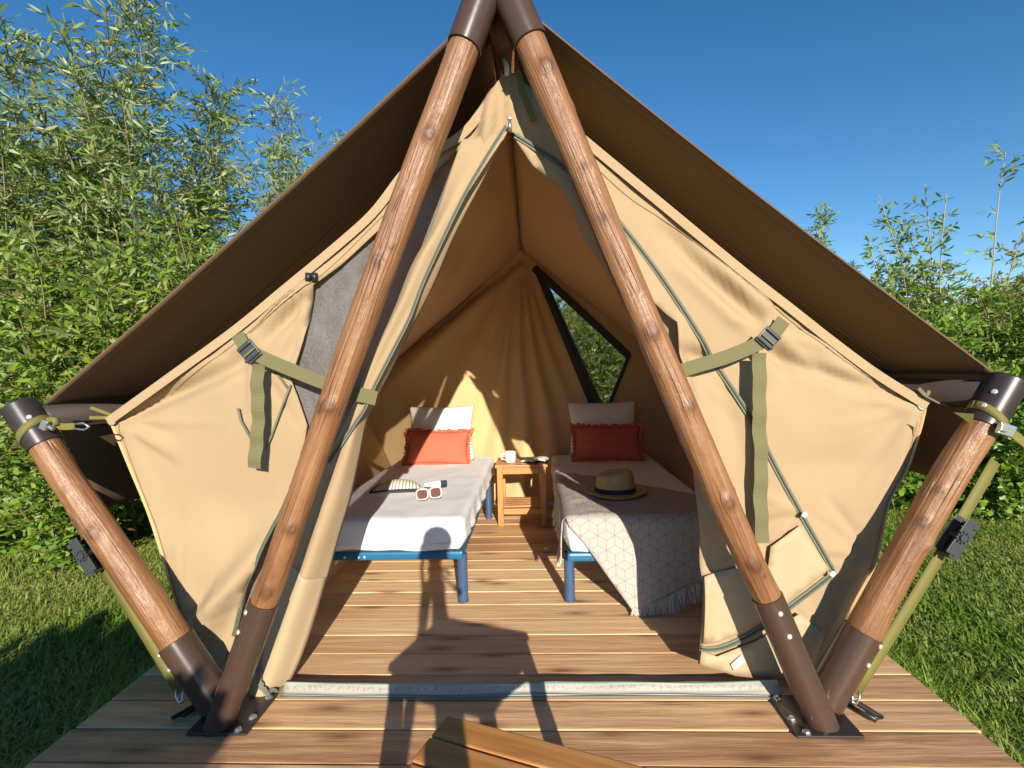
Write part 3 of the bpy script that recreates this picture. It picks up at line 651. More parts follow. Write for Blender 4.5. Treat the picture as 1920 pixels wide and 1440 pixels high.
# olive straps
st = ribbon('strap', [(462, 655), (500, 674), (550, 695), (611, 719), (660, 736)], YF-0.085, .047, M['webbing'], tent, 26)
st['label'] = 'olive strap around the left flap'
ribbon('strap_band', [(660, 738), (684, 742), (706, 747)], YF-0.108, .050, M['webbing'], st, 8)
ribbon('strap_tail', [(484, 683), (482, 720), (484, 770), (482, 820), (476, 878)], YF-0.080, .048, M['webbing'], st, 30, .003, .004)
ribbon('strap_anchor', [(445, 627), (454, 642), (462, 655)], YF-0.03, .048, M['webbing'], st, 8)
def buckle(a, b, par, Y):
    A, B = atY(*a, Y), atY(*b, Y); t = (B-A).normalized(); ang = math.atan2(t.z, t.x); c = (A+B)/2
    rot = Matrix.Rotation(-ang, 3, 'Y'); m = MB(); L = (B-A).length
    m.box(c, (L, .010, .062), rot, .004); m.box(c+Vector((0, -.008, 0))+t*L*.32, (L*.16, .010, .066), rot, .004); m.box(c+Vector((0, -.008, 0))-t*L*.34, (L*.18, .012, .058), rot, .004)
    bk = m.build('buckle', M['buckle'], par)
    MB().box(c+Vector((0, -.010, 0))+t*L*.08, (L*.10, .006, .054), rot, .002).build('webbing_loop', M['webbing'], par)
buckle((456, 645), (480, 674), st, YF-0.092)
st2 = ribbon('strap', [(1436, 637), (1405, 652), (1360, 670), (1310, 685), (1262, 700)], YF-0.088, .047, M['webbing'], tent, 26)
st2['label'] = 'olive strap holding back the right flap'
ribbon('strap_tail', [(1424, 662), (1424, 720), (1424, 800), (1427, 860), (1426, 940), (1430, 1018)], YF-0.080, .046, M['webbing'], st2, 40, .003, .004)
ribbon('strap_anchor', [(1470, 600), (1455, 620), (1440, 636)], YF-0.03, .048, M['webbing'], st2, 8)
buckle((1452, 622), (1428, 648), st2, YF-0.094)
# guy line seen on the left panel
MB().tube(px3([(545, 722), (530, 760), (508, 820), (498, 842)], YF-.02), .004, 6).tube(px3([(492, 660), (515, 695), (540, 728)], YF-.02), .0045, 6).tube(px3([(446, 765), (452, 790), (470, 820)], YF-.02), .0045, 6).build('cord', M['zip'], fl, True)
# threshold lip across the doorway
def lip(u, v):
    x = -0.86+1.76*u; prof = [(1.768, .003), (1.770, .009), (1.782, .012), (1.794, .028), (1.799, .033), (1.808, .033)]
    k = v*5; i = min(4, int(k)); t = k-i; y = prof[i][0]*(1-t)+prof[i+1][0]*t; z = prof[i][1]*(1-t)+prof[i+1][1]*t
    return Vector((x, y+.006*math.sin(x*4), z+.004*nz((x, v, 0), 5)+(.008*max(0, (u-.8)*5)**2 if v > .3 else 0)))
def lipmat():
    a = N('pvc_threshold'); uvn = a.n('TexCoord'); sp = a.n('SeparateXYZ'); a.l(uvn.outputs['UV'], sp.inputs[0]); v = sp.outputs[1]
    mp = a.n('Mapping'); mp.inputs['Scale'].default_value = (150, 6, 1); a.l(uvn.outputs['UV'], mp.inputs[0]); nn = a.noise(mp.outputs[0], 1.0, 3, .6)
    glyph = a.math('MULTIPLY', a.math('GREATER_THAN', nn, .53), a.math('MULTIPLY', a.math('GREATER_THAN', v, .46), a.math('LESS_THAN', v, .62)))
    c = a.mix(a.math('MULTIPLY', glyph, .5), (0.36, 0.335, 0.295), (0.17, 0.16, 0.14))
    dk = a.math('MULTIPLY', a.math('GREATER_THAN', v, .22), a.math('LESS_THAN', v, .28)); c = a.mix(a.math('MULTIPLY', dk, .8), c, (0.10, 0.09, 0.10))
    gr = a.math('GREATER_THAN', v, .72); c = a.mix(a.math('MULTIPLY', gr, 0.85), c, (0.30, 0.42, 0.33)); a.set(Base_Color=c, Roughness=.5); a.bump(nn, .2, .003); return a.m
th = solid(surf('threshold', lip, 90, 15, lipmat(), tent), .002)
MB().tube([(-.86+1.76*i/40, 1.763+.006*math.sin((-.86+1.76*i/40)*4), .006) for i in range(41)], .0045, 8).build('rail', M['zip'], th, True)

# yellow tie-down straps and ratchets
for sx, a, b, rt in ((-1, (74, 850), (338, 1300), (166, 1037)), (1, (1866, 865), (1603, 1305), (1792, 1003))):
    A = atY(*a, YP+.075); B = atY(*b, YP+.02); B.z = max(B.z, .05)
    P0 = A
    V = []; F = []; t = (B-P0).normalized(); w = Vector((0.75*-sx*-1, -.65, 0)).normalized()*.0 + t.cross(Vector((0, 1, 0))).normalized()*.019
    for i in range(12):
        p = P0.lerp(B, i/11)+Vector((0, -.006*math.sin(i*math.pi/11), 0)); V += [p-w, p+w]
    F = [(2*i, 2*i+1, 2*i+3, 2*i+2) for i in range(11)]
    s = solid(link('tie_strap', mesh('tie_strap', V, F), M['yellow'], tent), .003)
    Rp = atY(*rt, YP+.02); ang = math.atan2(t.z, t.x); rot = Matrix.Rotation(-ang, 3, 'Y'); ox = t.cross(Vector((0, 1, 0))).normalized()
    if ox.x*sx < 0: ox = -ox
    m = MB()
    for dy in (-.024, .024):
        m.box(Rp+Vector((0, dy, 0)), (.13, .004, .034), rot, .002); m.box(Rp+ox*.022+t*.02+Vector((0, dy*.7, 0)), (.11, .003, .022), rot, .001)
    m.tube([Rp+Vector((0, -.034, 0)), Rp+Vector((0, .034, 0))], .011, 12); m.tube([Rp+ox*.02-t*.05+Vector((0, -.03, 0)), Rp+ox*.02-t*.05+Vector((0, .03, 0))], .009, 12); m.tube([Rp+t*.07+Vector((0, -.024, 0)), Rp+t*.07+Vector((0, .024, 0))], .005, 10)
    for k in range(10):
        c2 = 2*math.pi*k/10; m.box(Rp+Vector((0, -.030, 0))+Vector((math.cos(c2)*.018, 0, math.sin(c2)*.018)), (.006, .004, .006), Matrix.Rotation(-c2, 3, 'Y'))
    m.build('ratchet', M['buckle'], s)
    MB().box(P0.lerp(B, .80), (.010, .006, .044), Matrix.Rotation(-ang, 3, 'Y'), .001).build('keeper', M['black'], s)
    h = MB()
    for dx in (-.014, .014): h.tube([B+Vector((dx, 0, .012)), B+Vector((dx*.8, -.006, -.012)), B+Vector((dx*.3-sx*.012, -.016, -.026)), B+Vector((-sx*.022, -.02, -.012))], .0038, 8)
    h.build('hook', M['steel'], s, True)
    # wrap around the cap with a cam buckle
    p0, p1, po = V_[0 if sx < 0 else 1]; ax = (p1-p0).normalized(); c = p1-ax*(.125 if sx < 0 else .155); u = ax.cross(Vector((0, 1, 0))).normalized(); w2 = ax.cross(u)
    V = []; F = []
    for i in range(37):
        q = 2*math.pi*i/36; r = u*math.cos(q)+w2*math.sin(q); tilt = -.18*sx*r.x*.12
        for e in (-.013, .013): V.append(c+r*.0545+ax*(e+tilt))
    F = [(2*i, 2*i+1, 2*i+3, 2*i+2) for i in range(36)]
    ws = solid(link('cap_strap', mesh('cap_strap', V, F), M['yellow'], tent), .003)
    if sx < 0:
        ribbon('strap_end', [(84, 797), (100, 797), (118, 800), (140, 799)], YP-.04, .022, M['yellow'], ws, 8); MB().tube(px3([(138, 803), (158, 806), (167, 800), (156, 793), (140, 795)], YP-.04), .0035, 8).build('hook', M['steel'], ws, True)
        MB().box(atY(84, 797, YP-.055), (.022, .014, .034), Matrix.Rotation(.5, 3, 'Y'), .003).tube(px3([(92, 800), (100, 805)], YP-.06), .007, 8).build('cam_buckle', M['steel'], ws)
        MB().tube(px3([(90, 793), (94, 786), (104, 787), (106, 797)], YP-.045), .011, 8).build('strap_loop', M['yellow'], ws, True)
        for q in (((170, 764), (212, 779)), ((168, 783), (208, 783))): ribbon('corner_tie', [q[0], q[1]], YF-.01, .012, M['yellow'], ws, 4)
    else:
        MB().box(atY(1886, 806, YP-.075), (.050, .014, .036), Matrix.Rotation(.35, 3, 'Y'), .003).box(atY(1882, 803, YP-.084), (.022, .01, .02), Matrix.Rotation(.35, 3, 'Y'), .002).build('cam_buckle', M['steel'], ws)
        link('strap_end', mesh('strap_end', [atY(1788, 773, YP-.02), atY(1826, 776, YP-.055), atY(1824, 797, YP-.05)], [(0, 1, 2)]), M['yellow'], ws)
        ribbon('strap_end', [(1895, 810), (1908, 820), (1930, 838)], YP-.075, .024, M['yellow'], ws, 6)
        MB().tube(px3([(1728, 738), (1733, 742), (1760, 756), (1796, 766)], YF-.03), .0035, 6).build('corner_tie', M['zip'], ws, True)
        ribbon('corner_tie', [(1722, 728), (1730, 736), (1738, 742), (1742, 732)], YF-.03, .012, M['webbing'], ws, 6)
for C, par in ((CL, fl), (CR, fr_)):
    s = -1 if C.x < 0 else 1
    MB().lathe([(0.012, -.003), (.018, 0), (.012, .003), (.012, -.003)], 16, Matrix.Translation(C+Vector((-s*.018, -.012, -.008))) @ Matrix.Rotation(math.pi/2, 4, 'X')).build('eyelet', M['screw'], par, True)

# ------------------------------------------------------------------ beds
def rounded(sx, sy, sz, r, n, fn=None):
    """rounded box centred at 0 resting on z=0, subdivided, fn displaces"""
    bm = bmesh.new(); bmesh.ops.create_cube(bm, size=2); bmesh.ops.subdivide_edges(bm, edges=bm.edges[:], cuts=n, use_grid_fill=True)
    hx, hy, hz = sx/2, sy/2, sz/2
    for v in bm.verts:
        p = Vector((v.co.x*hx, v.co.y*hy, v.co.z*hz))
        def sq(c, h):
            return c
        q = Vector((max(-hx+r, min(hx-r, p.x)), max(-hy+r, min(hy-r, p.y)), max(-hz+r, min(hz-r, p.z)))); d = p-q
        if d.length > 1e-6: p = q+d.normalized()*r
        p.z += hz
        if fn: p = fn(p)
        v.co = p
    bmesh.ops.recalc_face_normals(bm, faces=bm.faces); me = bpy.data.meshes.new('m'); bm.to_mesh(me); bm.free(); return me
def bed(x0, x1, y0, y1, label, group):
    cx = (x0+x1)/2; b = thing('bed', label, 'bed', (cx, (y0+y1)/2, 0), group)
    def wr(p):
        a = p.copy(); side = max(0, min(1, (abs(p.x)/((x1-x0)/2)-.93)*14)); low = 1-p.z/.16
        a.x += math.copysign(1, p.x)*side*low*(.012*math.sin(p.y*23+1)+.010*math.sin(p.y*41))
        a.z += 0.007*nz(p, 2.5)+.003*nz(p, 7, 2)+.004*abs(nz((p.x*2.2, p.y, 0), 4.5, 5))+.004*math.sin(p.x*17+nz(p, 1.3)*4)*nz(p, 1.5, 7)
        a.z -= side*low*(-.02+.014*math.sin(p.y*9))*(1 if low > .6 else 0)
        if low > .7: a.z += .01*nz(p, 8, 3)
        return a
    me = rounded(x1-x0, y1-y0, .165, .035, 46, wr)
    o = link('mattress', me, M['sheet'], b); o.matrix_parent_inverse = Matrix(); o.location = (0, 0, .268)
    fr = MB(); L = y1-y0; w = x1-x0
    for s in (-1, 1): fr.box((s*(w/2-.03), 0, .25), (.035, L-.03, .04), None, .006)
    for s in (-1, 1): fr.box((0, s*(L/2-.02), .25), (w-.02, .03, .042), None, .012)
    for k in range(7): fr.box((0, -L/2+L*(k+1)/8, .262), (w-.06, .06, .012))
    f = fr.build('frame', M['bluer'], b); f.matrix_parent_inverse = Matrix()
    for x in (-.1, -.03, .0): MB().lathe([(.007, 0), (.006, .003), (.0005, .004)], 10, Matrix.Translation((x-.1, -L/2+.003, .248)) @ Matrix.Rotation(math.pi/2, 4, 'X')).build('rivet', M['screw'], f)
    for s in (-1, 1):
        for yy in (2.53-(y0+y1)/2, 3.98-(y0+y1)/2):
            l = MB().lathe([(.024, .002), (.026, .004), (.026, .245), (.024, .247)], 24, Matrix.Translation((s*(w/2-.022), yy, 0))).add(*tube_vf([(s*(w/2-.022), yy, 0), (s*(w/2-.022), yy, .012)], .0275, 24)).build('leg', M['blue'], b, True, True)
            l.matrix_parent_inverse = Matrix()
    return b
bed(-1.085, -.285, 2.475, 4.34, 'single bed with white sheet and blue frame holding the sunglasses', 'single beds inside the tent')
bed(.205, 1.005, 2.43, 4.34, 'single bed with blue frame under the patterned grey throw', 'single beds inside the tent')
ZT = .434
def pillow(name, label, cat, c, w, h, t, tilt, yaw, mat, group, trim=None, lean=0):
    n = 26; V = []; F = []
    for side in (1, -1):
        for j in range(n+1):
            for i in range(n+1):
                u, v = i/n*2-1, j/n*2-1
                x = u*w/2*(1-.07*(1-abs(v)**2)*1)*(1+.02*nz((u, v, 0), 1.5, c[0])); z = v*h/2*(1-.075*(1-u*u)); e = max(0, (1-abs(u)**2.4)*(1-abs(v)**2.4))
                y = side*t/2*e**.62*(1+.16*nz((u, v, side), 1.6, c[1]))+.008*nz((u*2, v*2, side), 2.2, c[0])*e
                V.append((x, y, z))
    m = (n+1)**2
    for s in (0, 1):
        for j in range(n):
            for i in range(n):
                a = s*m+j*(n+1)+i; f = (a, a+1, a+n+2, a+n+1); F.append(f[::-1] if s == 0 else f)
    me = mesh(name, V, F); bm = bmesh.new(); bm.from_mesh(me); bmesh.ops.remove_doubles(bm, verts=bm.verts, dist=.0004); bmesh.ops.recalc_face_normals(bm, faces=bm.faces); bm.to_mesh(me); bm.free()
    o = tag(link(name, me, mat), label, cat, group); o.location = c; o.rotation_euler = (tilt, lean, yaw)
    if trim:
        V = []; F = []; per = []
        for k in range(4):
            for i in range(44):
                s = i/44*2-1; per.append([(s, -1), (1, s), (-s, 1), (-1, -s)][k])
        for i, (u, v) in enumerate(per):
            x = u*w/2*(1-.07*(1-v*v)); z = v*h/2*(1-.075*(1-u*u)); jr = random.Random(i*7+int(abs(c[0])*999)); fx, fz = jr.uniform(.6, 1.3), jr.uniform(-.006, .006); wv = .010*math.sin(i*1.7)+.006*math.sin(i*.61)
            V += [(x, 0, z), (x+math.copysign(.026, u)*(abs(u) > .99)*fx+fz, wv+fz, z+math.copysign(.024, v)*(abs(v) > .99)*fx)]
        N_ = len(per); F = [(2*i, 2*((i+1) % N_), 2*((i+1) % N_)+1, 2*i+1) for i in range(N_)]
        solid(link('fringe', mesh('fringe', V, F), trim, o), .003)
    return o
pw = atY(829, 812, 4.20); pillow('pillow', 'white pillow leaning behind the coral cushion on the left bed', 'pillow', (pw.x, 4.16, .66), .545, .46, .13, -.30, .02, M['white'], 'white bed pillows')
pw = atY(1130, 812, 4.20); pillow('pillow', 'white pillow below the window on the right bed', 'pillow', (pw.x, 4.16, .665), .555, .46, .13, -.30, -.02, M['white'], 'white bed pillows')
pw = atY(820, 840, 3.98); pillow('cushion', 'coral fringed cushion crossed by sunlight on the left bed', 'cushion', (pw.x, 3.985, .565), .50, .265, .12, -.36, .03, M['coral'], 'coral cushions', M['coral'], .035)
pw = atY(1139, 835, 3.98); pillow('cushion', 'coral fringed cushion in full shade on the right bed', 'cushion', (pw.x, 3.985, .572), .52, .27, .12, -.36, -.02, M['coral'], 'coral cushions', M['coral'], .02)

# ------------------------------------------------------------------ throw
def throwmat():
    a = N('cube_print_throw'); tc = a.n('TexCoord'); sp = a.n('SeparateXYZ'); a.l(tc.outputs['UV'], sp.inputs[0]); X, Yv = sp.outputs[0], sp.outputs[1]
    ed = .046; tot = None
    for k in range(3):
        c, s = math.cos(2*math.pi*k/3+math.pi/2), math.sin(2*math.pi*k/3+math.pi/2)
        u = a.math('ADD', a.math('MULTIPLY', X, c), a.math('MULTIPLY', Yv, s)); v = a.math('ADD', a.math('MULTIPLY', X, -s), a.math('MULTIPLY', Yv, c))
        vn = a.math('DIVIDE', v, ed*.8660254); j = a.math('ROUND', vn); d = a.math('MULTIPLY', a.math('ABSOLUTE', a.math('SUBTRACT', vn, j)), ed*.866)
        on = a.math('LESS_THAN', d, .0010)
        ph = a.math('DIVIDE', a.math('SUBTRACT', a.math('DIVIDE', u, ed), a.math('MULTIPLY', j, 1.5)), 3.0)
        fr = a.math('SUBTRACT', ph, a.math('FLOOR', ph)); om = a.math('MULTIPLY', a.math('GREATER_THAN', fr, 1/3), a.math('LESS_THAN', fr, 2/3))
        lk = a.math('MULTIPLY', on, a.math('SUBTRACT', 1.0, om)); tot = lk if tot is None else a.math('MAXIMUM', tot, lk)
    v = a.coord(); w = a.noise(v, 260, 3); big = a.noise(v, 5, 3)
    c = a.mix(w, (0.33, 0.295, 0.26), (0.56, 0.515, 0.465)); c = a.mix(a.math('MULTIPLY', tot, a.math('MULTIPLY_ADD', w, .7, .30)), c, (0.10, 0.095, 0.085))
    a.set(Base_Color=c, Roughness=.95); a.b.inputs['Specular IOR Level'].default_value = .15; a.bump(a.math('ADD', w, a.math('MULTIPLY', big, .6)), .35, .004); return a.m
XE, YE, ZTT, RB = .200, 2.425, .448, .04
def drape(x, t):
    """unrolled cloth (x across, t along the bed, negative = hanging over the foot; x<XE hangs over the side)"""
    arc = RB*math.pi/2
    def roll(s):   # distance past the edge -> (out, down)
        if s <= -RB: return s, 0
        q = (s+RB)
        if q < arc: a = q/RB; return -RB+RB*math.sin(a), RB*(1-math.cos(a))
        return 0.0, RB+(q-arc)
    o1, d1 = roll(-t) if t < RB else (-t, 0); o2, d2 = roll(XE-x) if x < XE+RB else (XE-x, 0)
    y = YE-o1 if t < RB else YE+t; xx = XE-o2 if x < XE+RB else x
    if d1 > 0:
        hang = d1; y -= .03*hang*2+.05*max(0, hang)*(.6+math.sin(x*13+.6))*.9*min(1, hang*4)
    if d2 > 0: xx -= .012*math.sin(t*11)*min(1, d2*8)+.05*d2*.4
    z = ZTT-max(d1, d2)+(.006*nz((x, t, 0), 6)+.004*nz((x, t, 0), 15) if d1 <= 0 and d2 <= 0 else 0)
    return Vector((xx, y+(.004*nz((x, t, 1), 9) if d1 > 0 else 0), z))
def inv_front(x, y, yy):  # hanging front point -> unrolled
    p = atY(x, y, yy); return (p.x, -((ZTT-p.z)-RB+RB*math.pi/2-RB))
c1 = inv_front(1190, 1156, 2.31); c2 = inv_front(1318, 1106, 2.33)
tout = [(.125, 1.13), (.16, 1.12), (.205, 1.115), (.45, .90), (.75, .60), (.99, .36), (1.03, .30), (c2[0]+.12, c2[1]+.02), (c2[0], c2[1]), ((c1[0]+c2[0])/2, (c1[1]+c2[1])/2-.005), (c1[0], c1[1]), (.40, -.26), (.30, -.115), (.226, -.030), (.205, .03), (.175, .06), (.02, .07), (-.02, .10), (-.01, .5), (.06, .85)]
V2, F2 = cdt_patch(tout, .016)
V3 = [drape(*q) for q in V2]
tm = mesh('throw_blanket', V3, F2); uvl = tm.uv_layers.new(name='UVMap')
for l in tm.loops: uvl.data[l.index].uv = V2[l.vertex_index]
bm = bmesh.new(); bm.from_mesh(tm); bmesh.ops.recalc_face_normals(bm, faces=bm.faces); bm.to_mesh(tm); bm.free()
TH = tag(solid(link('throw_blanket', tm, throwmat()), .006), 'grey throw printed with cube outlines draped over the foot of the right bed', 'blanket')
M['fringe'] = plain('cream_fringe', (0.62, 0.57, 0.50), .9, scale=200)
def fringe(edge, n, ln, outd, seed):
    rg = random.Random(seed); V = []; F = []
    P = catmull([Vector((p[0], p[1], 0)) for p in edge], n)
    for i, p in enumerate(P):
        b = drape(p.x, p.y); l = ln*rg.uniform(.7, 1.15); d = Vector(outd)+Vector((rg.uniform(-.25, .25), rg.uniform(-.2, .2), rg.uniform(-.1, .1))); d.normalize()
        w = Vector((rg.uniform(-1, 1), rg.uniform(-1, 1), 0)).normalized()*.0022
        e = b+d*l; m = b+d*l*.5+Vector((rg.uniform(-.006, .006), rg.uniform(-.006, .006), 0)); e.z = max(e.z, .006); m.z = max(m.z, .008); k = len(V)
        V += [b-w, b+w, m-w*1.2, m+w*1.2, e-w*.5, e+w*.5]; F += [(k, k+1, k+3, k+2), (k+2, k+3, k+5, k+4)]
    return V, F
fb = MB(); fb.add(*fringe(tout[7:11], 420, .085, (0, -.15, -1), 1)); fb.add(*fringe(tout[16:]+tout[:1], 330, .04, (-.35, 0, -1), 2))
fo = fb.build('fringe', M['fringe'], TH); fo['kind'] = 'stuff'

# ------------------------------------------------------------------ hat, sunglasses, pouch, tube
def strawmat():
    a = N('woven_straw'); v = a.coord(); w = a.n('TexWave', wave_type='BANDS', bands_direction='Z'); w.inputs['Scale'].default_value = 42; w.inputs['Distortion'].default_value = 1.5; a.l(v, w.inputs[0]); f = a.noise(v, 160, 4)
    c = a.mix(a.math('MULTIPLY_ADD', w.outputs['Fac'], .4, a.math('MULTIPLY', f, .6)), (0.32, 0.20, 0.07), (0.70, 0.50, 0.23)); a.set(Base_Color=c, Roughness=.75); a.bump(a.math('ADD', w.outputs['Fac'], f), .5, .003); return a.m
M['straw'] = strawmat()
hc = Vector((.510, 2.85, ZTT+.018))
hat = thing('hat', 'straw trilby hat with navy band lying on the throw', 'hat', hc)
def hatsurf(rfun, nv, name, mat):
    V = []; F = []; sg = 48
    for j in range(nv+1):
        for k in range(sg): V.append(rfun(j/nv, 2*math.pi*k/sg))
    for j in range(nv):
        for k in range(sg): F.append((j*sg+k, j*sg+(k+1) % sg, (j+1)*sg+(k+1) % sg, (j+1)*sg+k))
    o = solid(link(name, mesh(name, V, F), mat, hat), .003); o.matrix_parent_inverse = Matrix(); return o
def crownf(t, a):
    pr = [(.102, 0), (.100, .03), (.096, .07), (.090, .098), (.078, .108), (.05, .100), (.012, .088), (.001, .087)]
    k = t*7; i = min(6, int(k)); f = k-i; r = pr[i][0]*(1-f)+pr[i+1][0]*f; z = pr[i][1]*(1-f)+pr[i+1][1]*f
    pin = 1-.14*math.exp(-((a-4.2) % 6.28-0)**2*3)*(z > .05)
    z += .012*math.cos(a)*(z/.1); return Vector((r*1.06*math.cos(a)*pin, r*.96*math.sin(a)*pin, z))
hatsurf(crownf, 28, 'crown', M['straw'])
def brimf(t, a):
    r = .100+.062*t; return Vector((r*1.06*math.cos(a), r*.98*math.sin(a), .001+.016*t*t*(.6+.5*math.cos(2*a))-.004*t))
hatsurf(brimf, 8, 'brim', M['straw'])
hatsurf(lambda t, a: Vector((.1045*1.06*math.cos(a), .1045*.96*math.sin(a), .004+.024*t)), 3, 'band', M['navy'])
MB().box((.075, -.090, .018), (.03, .008, .026), Matrix.Rotation(.7, 3, 'Z'), .002).build('bow', M['navy'], hat).matrix_parent_inverse = Matrix()
# sunglasses: folded open, lenses towards the doorway
sg = thing('sunglasses', 'square sunglasses with pale pink frame and brown lenses on the left bed', 'sunglasses', (-.520, 2.80, ZTT+.005))
M['pink'] = plain('pale_pink_acetate', (0.78, 0.52, 0.44), .3, var=.05)
M['lens'] = plain('brown_lens', (0.13, 0.060, 0.045), .08, var=.05, spec=.8)
def rsq(w, h, p=3.2, n=40): return [(math.copysign(abs(math.cos(2*math.pi*i/n))**(2/p), math.cos(2*math.pi*i/n))*w/2, math.copysign(abs(math.sin(2*math.pi*i/n))**(2/p), math.sin(2*math.pi*i/n))*h/2) for i in range(n)]
rotg = Matrix.Rotation(math.radians(-22), 3, 'X') @ Matrix.Rotation(math.radians(-4), 3, 'Y'); zo = Matrix.Rotation(math.radians(12), 3, 'Z')
gx = lambda x, y, z: zo @ (rotg @ Vector((x, y, z+.031)))
fm = MB()
for s in (-1, 1):
    lo = MB(); R1 = rsq(.056, .052); lo.add([gx(s*.037+x, -.001, z) for x, z in R1]+[gx(s*.037+x, .002, z) for x, z in R1], [tuple(range(39, -1, -1)), tuple(range(40, 80))])
    lo.build('lens', M['lens'], sg).matrix_parent_inverse = Matrix()
    A = rsq(.070, .064); B = rsq(.055, .051); n = 40; V = []; F = []
    for (x, z), (x2, z2) in zip(A, B): V += [gx(s*.037+x, -.004, z), gx(s*.037+x2, -.004, z2), gx(s*.037+x2, .003, z2), gx(s*.037+x, .003, z)]
    for i in range(n):
        for k in range(4): F.append((4*i+k, 4*i+(k+1) % 4, 4*((i+1) % n)+(k+1) % 4, 4*((i+1) % n)+k))
    fm.add(V, F)
fm.tube([gx(-.006, 0, .014), gx(0, -.002, .017), gx(.006, 0, .014)], .003, 8); fm.build('frame', M['pink'], sg, True).matrix_parent_inverse = Matrix()
for s in (-1, 1):
    MB().tube([gx(s*.072, .002, .018), gx(s*.074, .03, .016), gx(s*.072, .09, .006), gx(s*.066, .13, -.010)], .0022, 8).build('temple', M['steel'], sg, True).matrix_parent_inverse = Matrix()
# striped pouch
def pouchmat():
    a = N('striped_canvas'); tc = a.n('TexCoord'); sp = a.n('SeparateXYZ'); a.l(tc.outputs['UV'], sp.inputs[0]); u = a.math('MULTIPLY', sp.outputs[0], 15.0); fr = a.math('FRACT', u)
    d = a.math('LESS_THAN', fr, .34); f = a.noise(a.coord(), 200, 3); c = a.mix(f, (0.66, 0.62, 0.52), (0.8, 0.77, 0.68)); c = a.mix(a.math('MULTIPLY', d, .85), c, (0.16, 0.17, 0.15)); a.set(Base_Color=c, Roughness=.9); a.bump(f, .3, .002); return a.m
pc = thing('pouch', 'striped cream and grey pouch with navy edge lying on the left bed', 'pouch', (-.755, 3.06, ZTT+.006))
def pof(u, v):
    ang = math.radians(200-125*u) if False else None
    x = -.155+.30*u; y = (-.115+.035*(2*u-1)**2*0+.07*(u-.35)**2)+(.225-.10*u*u)*v-.03*v*(u < .25)*0
    x += .03*v-.055*v*u; e = max(0, math.sin(math.pi*min(1, u*.96+.02))*math.sin(math.pi*(v*.94+.03)))
    return Vector((x, y, .002+.055*e**.6))
o = solid(surf('body', pof, 40, 20, pouchmat(), pc), .003); o.matrix_parent_inverse = Matrix()
MB().tube([pof(i/20, 0)+Vector((0, -.003, .003)) for i in range(21)], .006, 8).build('edge_binding', M['navy'], pc, True).matrix_parent_inverse = Matrix()
o = MB().tube([pof(0, i/14)+Vector((-.002, 0, .004)) for i in range(15)], .007, 8).build('side_binding', M['navy'], pc, True); o.matrix_parent_inverse = Matrix()
pc.rotation_euler.z = math.radians(7)
tb = thing('sunscreen_tube', 'small white tube with navy cap lying beside the striped pouch', 'tube', (-.545, 3.10, ZTT+.022))
Mx = Matrix.Rotation(math.radians(16), 4, 'Z') @ Matrix.Rotation(math.pi/2, 4, 'Y')
V, F = [], []
for i in range(9):
    t = i/8; rx, ry = .023*(.4+.6*t)**.7, .026
    for k in range(20):
        a = 2*math.pi*k/20; V.append(Mx @ Vector((rx*math.cos(a), ry*math.sin(a), -.07+.10*t)))
for i in range(8):
    for k in range(20): F.append((i*20+k, i*20+(k+1) % 20, i*20+20+(k+1) % 20, i*20+20+k))
F.append(tuple(range(19, -1, -1))); F.append(tuple(range(160, 180)))
link('body', mesh('body', V, F), M['tagw'], tb, True, False)
MB().lathe([(.0005, .030), (.018, .030), (.019, .034), (.019, .068), (.016, .071), (.0005, .071)], 20, Mx).build('cap', M['navy'], tb, True, True).matrix_parent_inverse = Matrix()

# ------------------------------------------------------------------ slatted side tables
def slat_table(label, loc, rz, w, d, h, group):
    t = thing('side_table', label, 'table', loc, group); t.rotation_euler.z = rz
    def put(nm, c, s): 
        o = MB().box((0, 0, 0), s, None, .004).build(nm, M['acacia' if s[2] > s[0] else 'acacia_x'], t); o.matrix_parent_inverse = Matrix(); o.location = c; return o
    lw = .042
    for sx in (-1, 1):
        for sy in (-1, 1): put('leg', (sx*(w/2-lw/2-.008), sy*(d/2-lw/2-.008), (h-.022)/2), (lw, lw, h-.022))
    for sy in (-1, 1): put('apron', (0, sy*(d/2-.026), h-.022-.026), (w-2*lw-.016, .022, .045)); put('lower_rail', (0, sy*(d/2-.026), .105), (w-2*lw-.016, .022, .042))
    for sx in (-1, 1): put('apron', (sx*(w/2-.026), 0, h-.022-.026), (.022, d-2*lw-.016, .045)); put('lower_rail', (sx*(w/2-.026), 0, .105), (.022, d-2*lw-.016, .042))
    n = 6
    for k in range(n): put('top_slat', (0, -d/2+d*(k+.5)/n, h-.011), (w+.012, d/n-.006, .021))
    for k in range(5): put('shelf_slat', (0, (-d/2+.045)+(d-.09)*(k+.5)/5, .134), (w-.05, (d-.09)/5-.006, .014))
    return t
slat_table('oiled wood side table standing between the two beds', (-.037, 3.94, 0), 0, .378, .36, .455, 'slatted wooden side tables')
slat_table('oiled wood side table outside the doorway, only its top corner in view', (.012, .775, 0), math.radians(-20), .42, .42, .438, 'slatted wooden side tables')
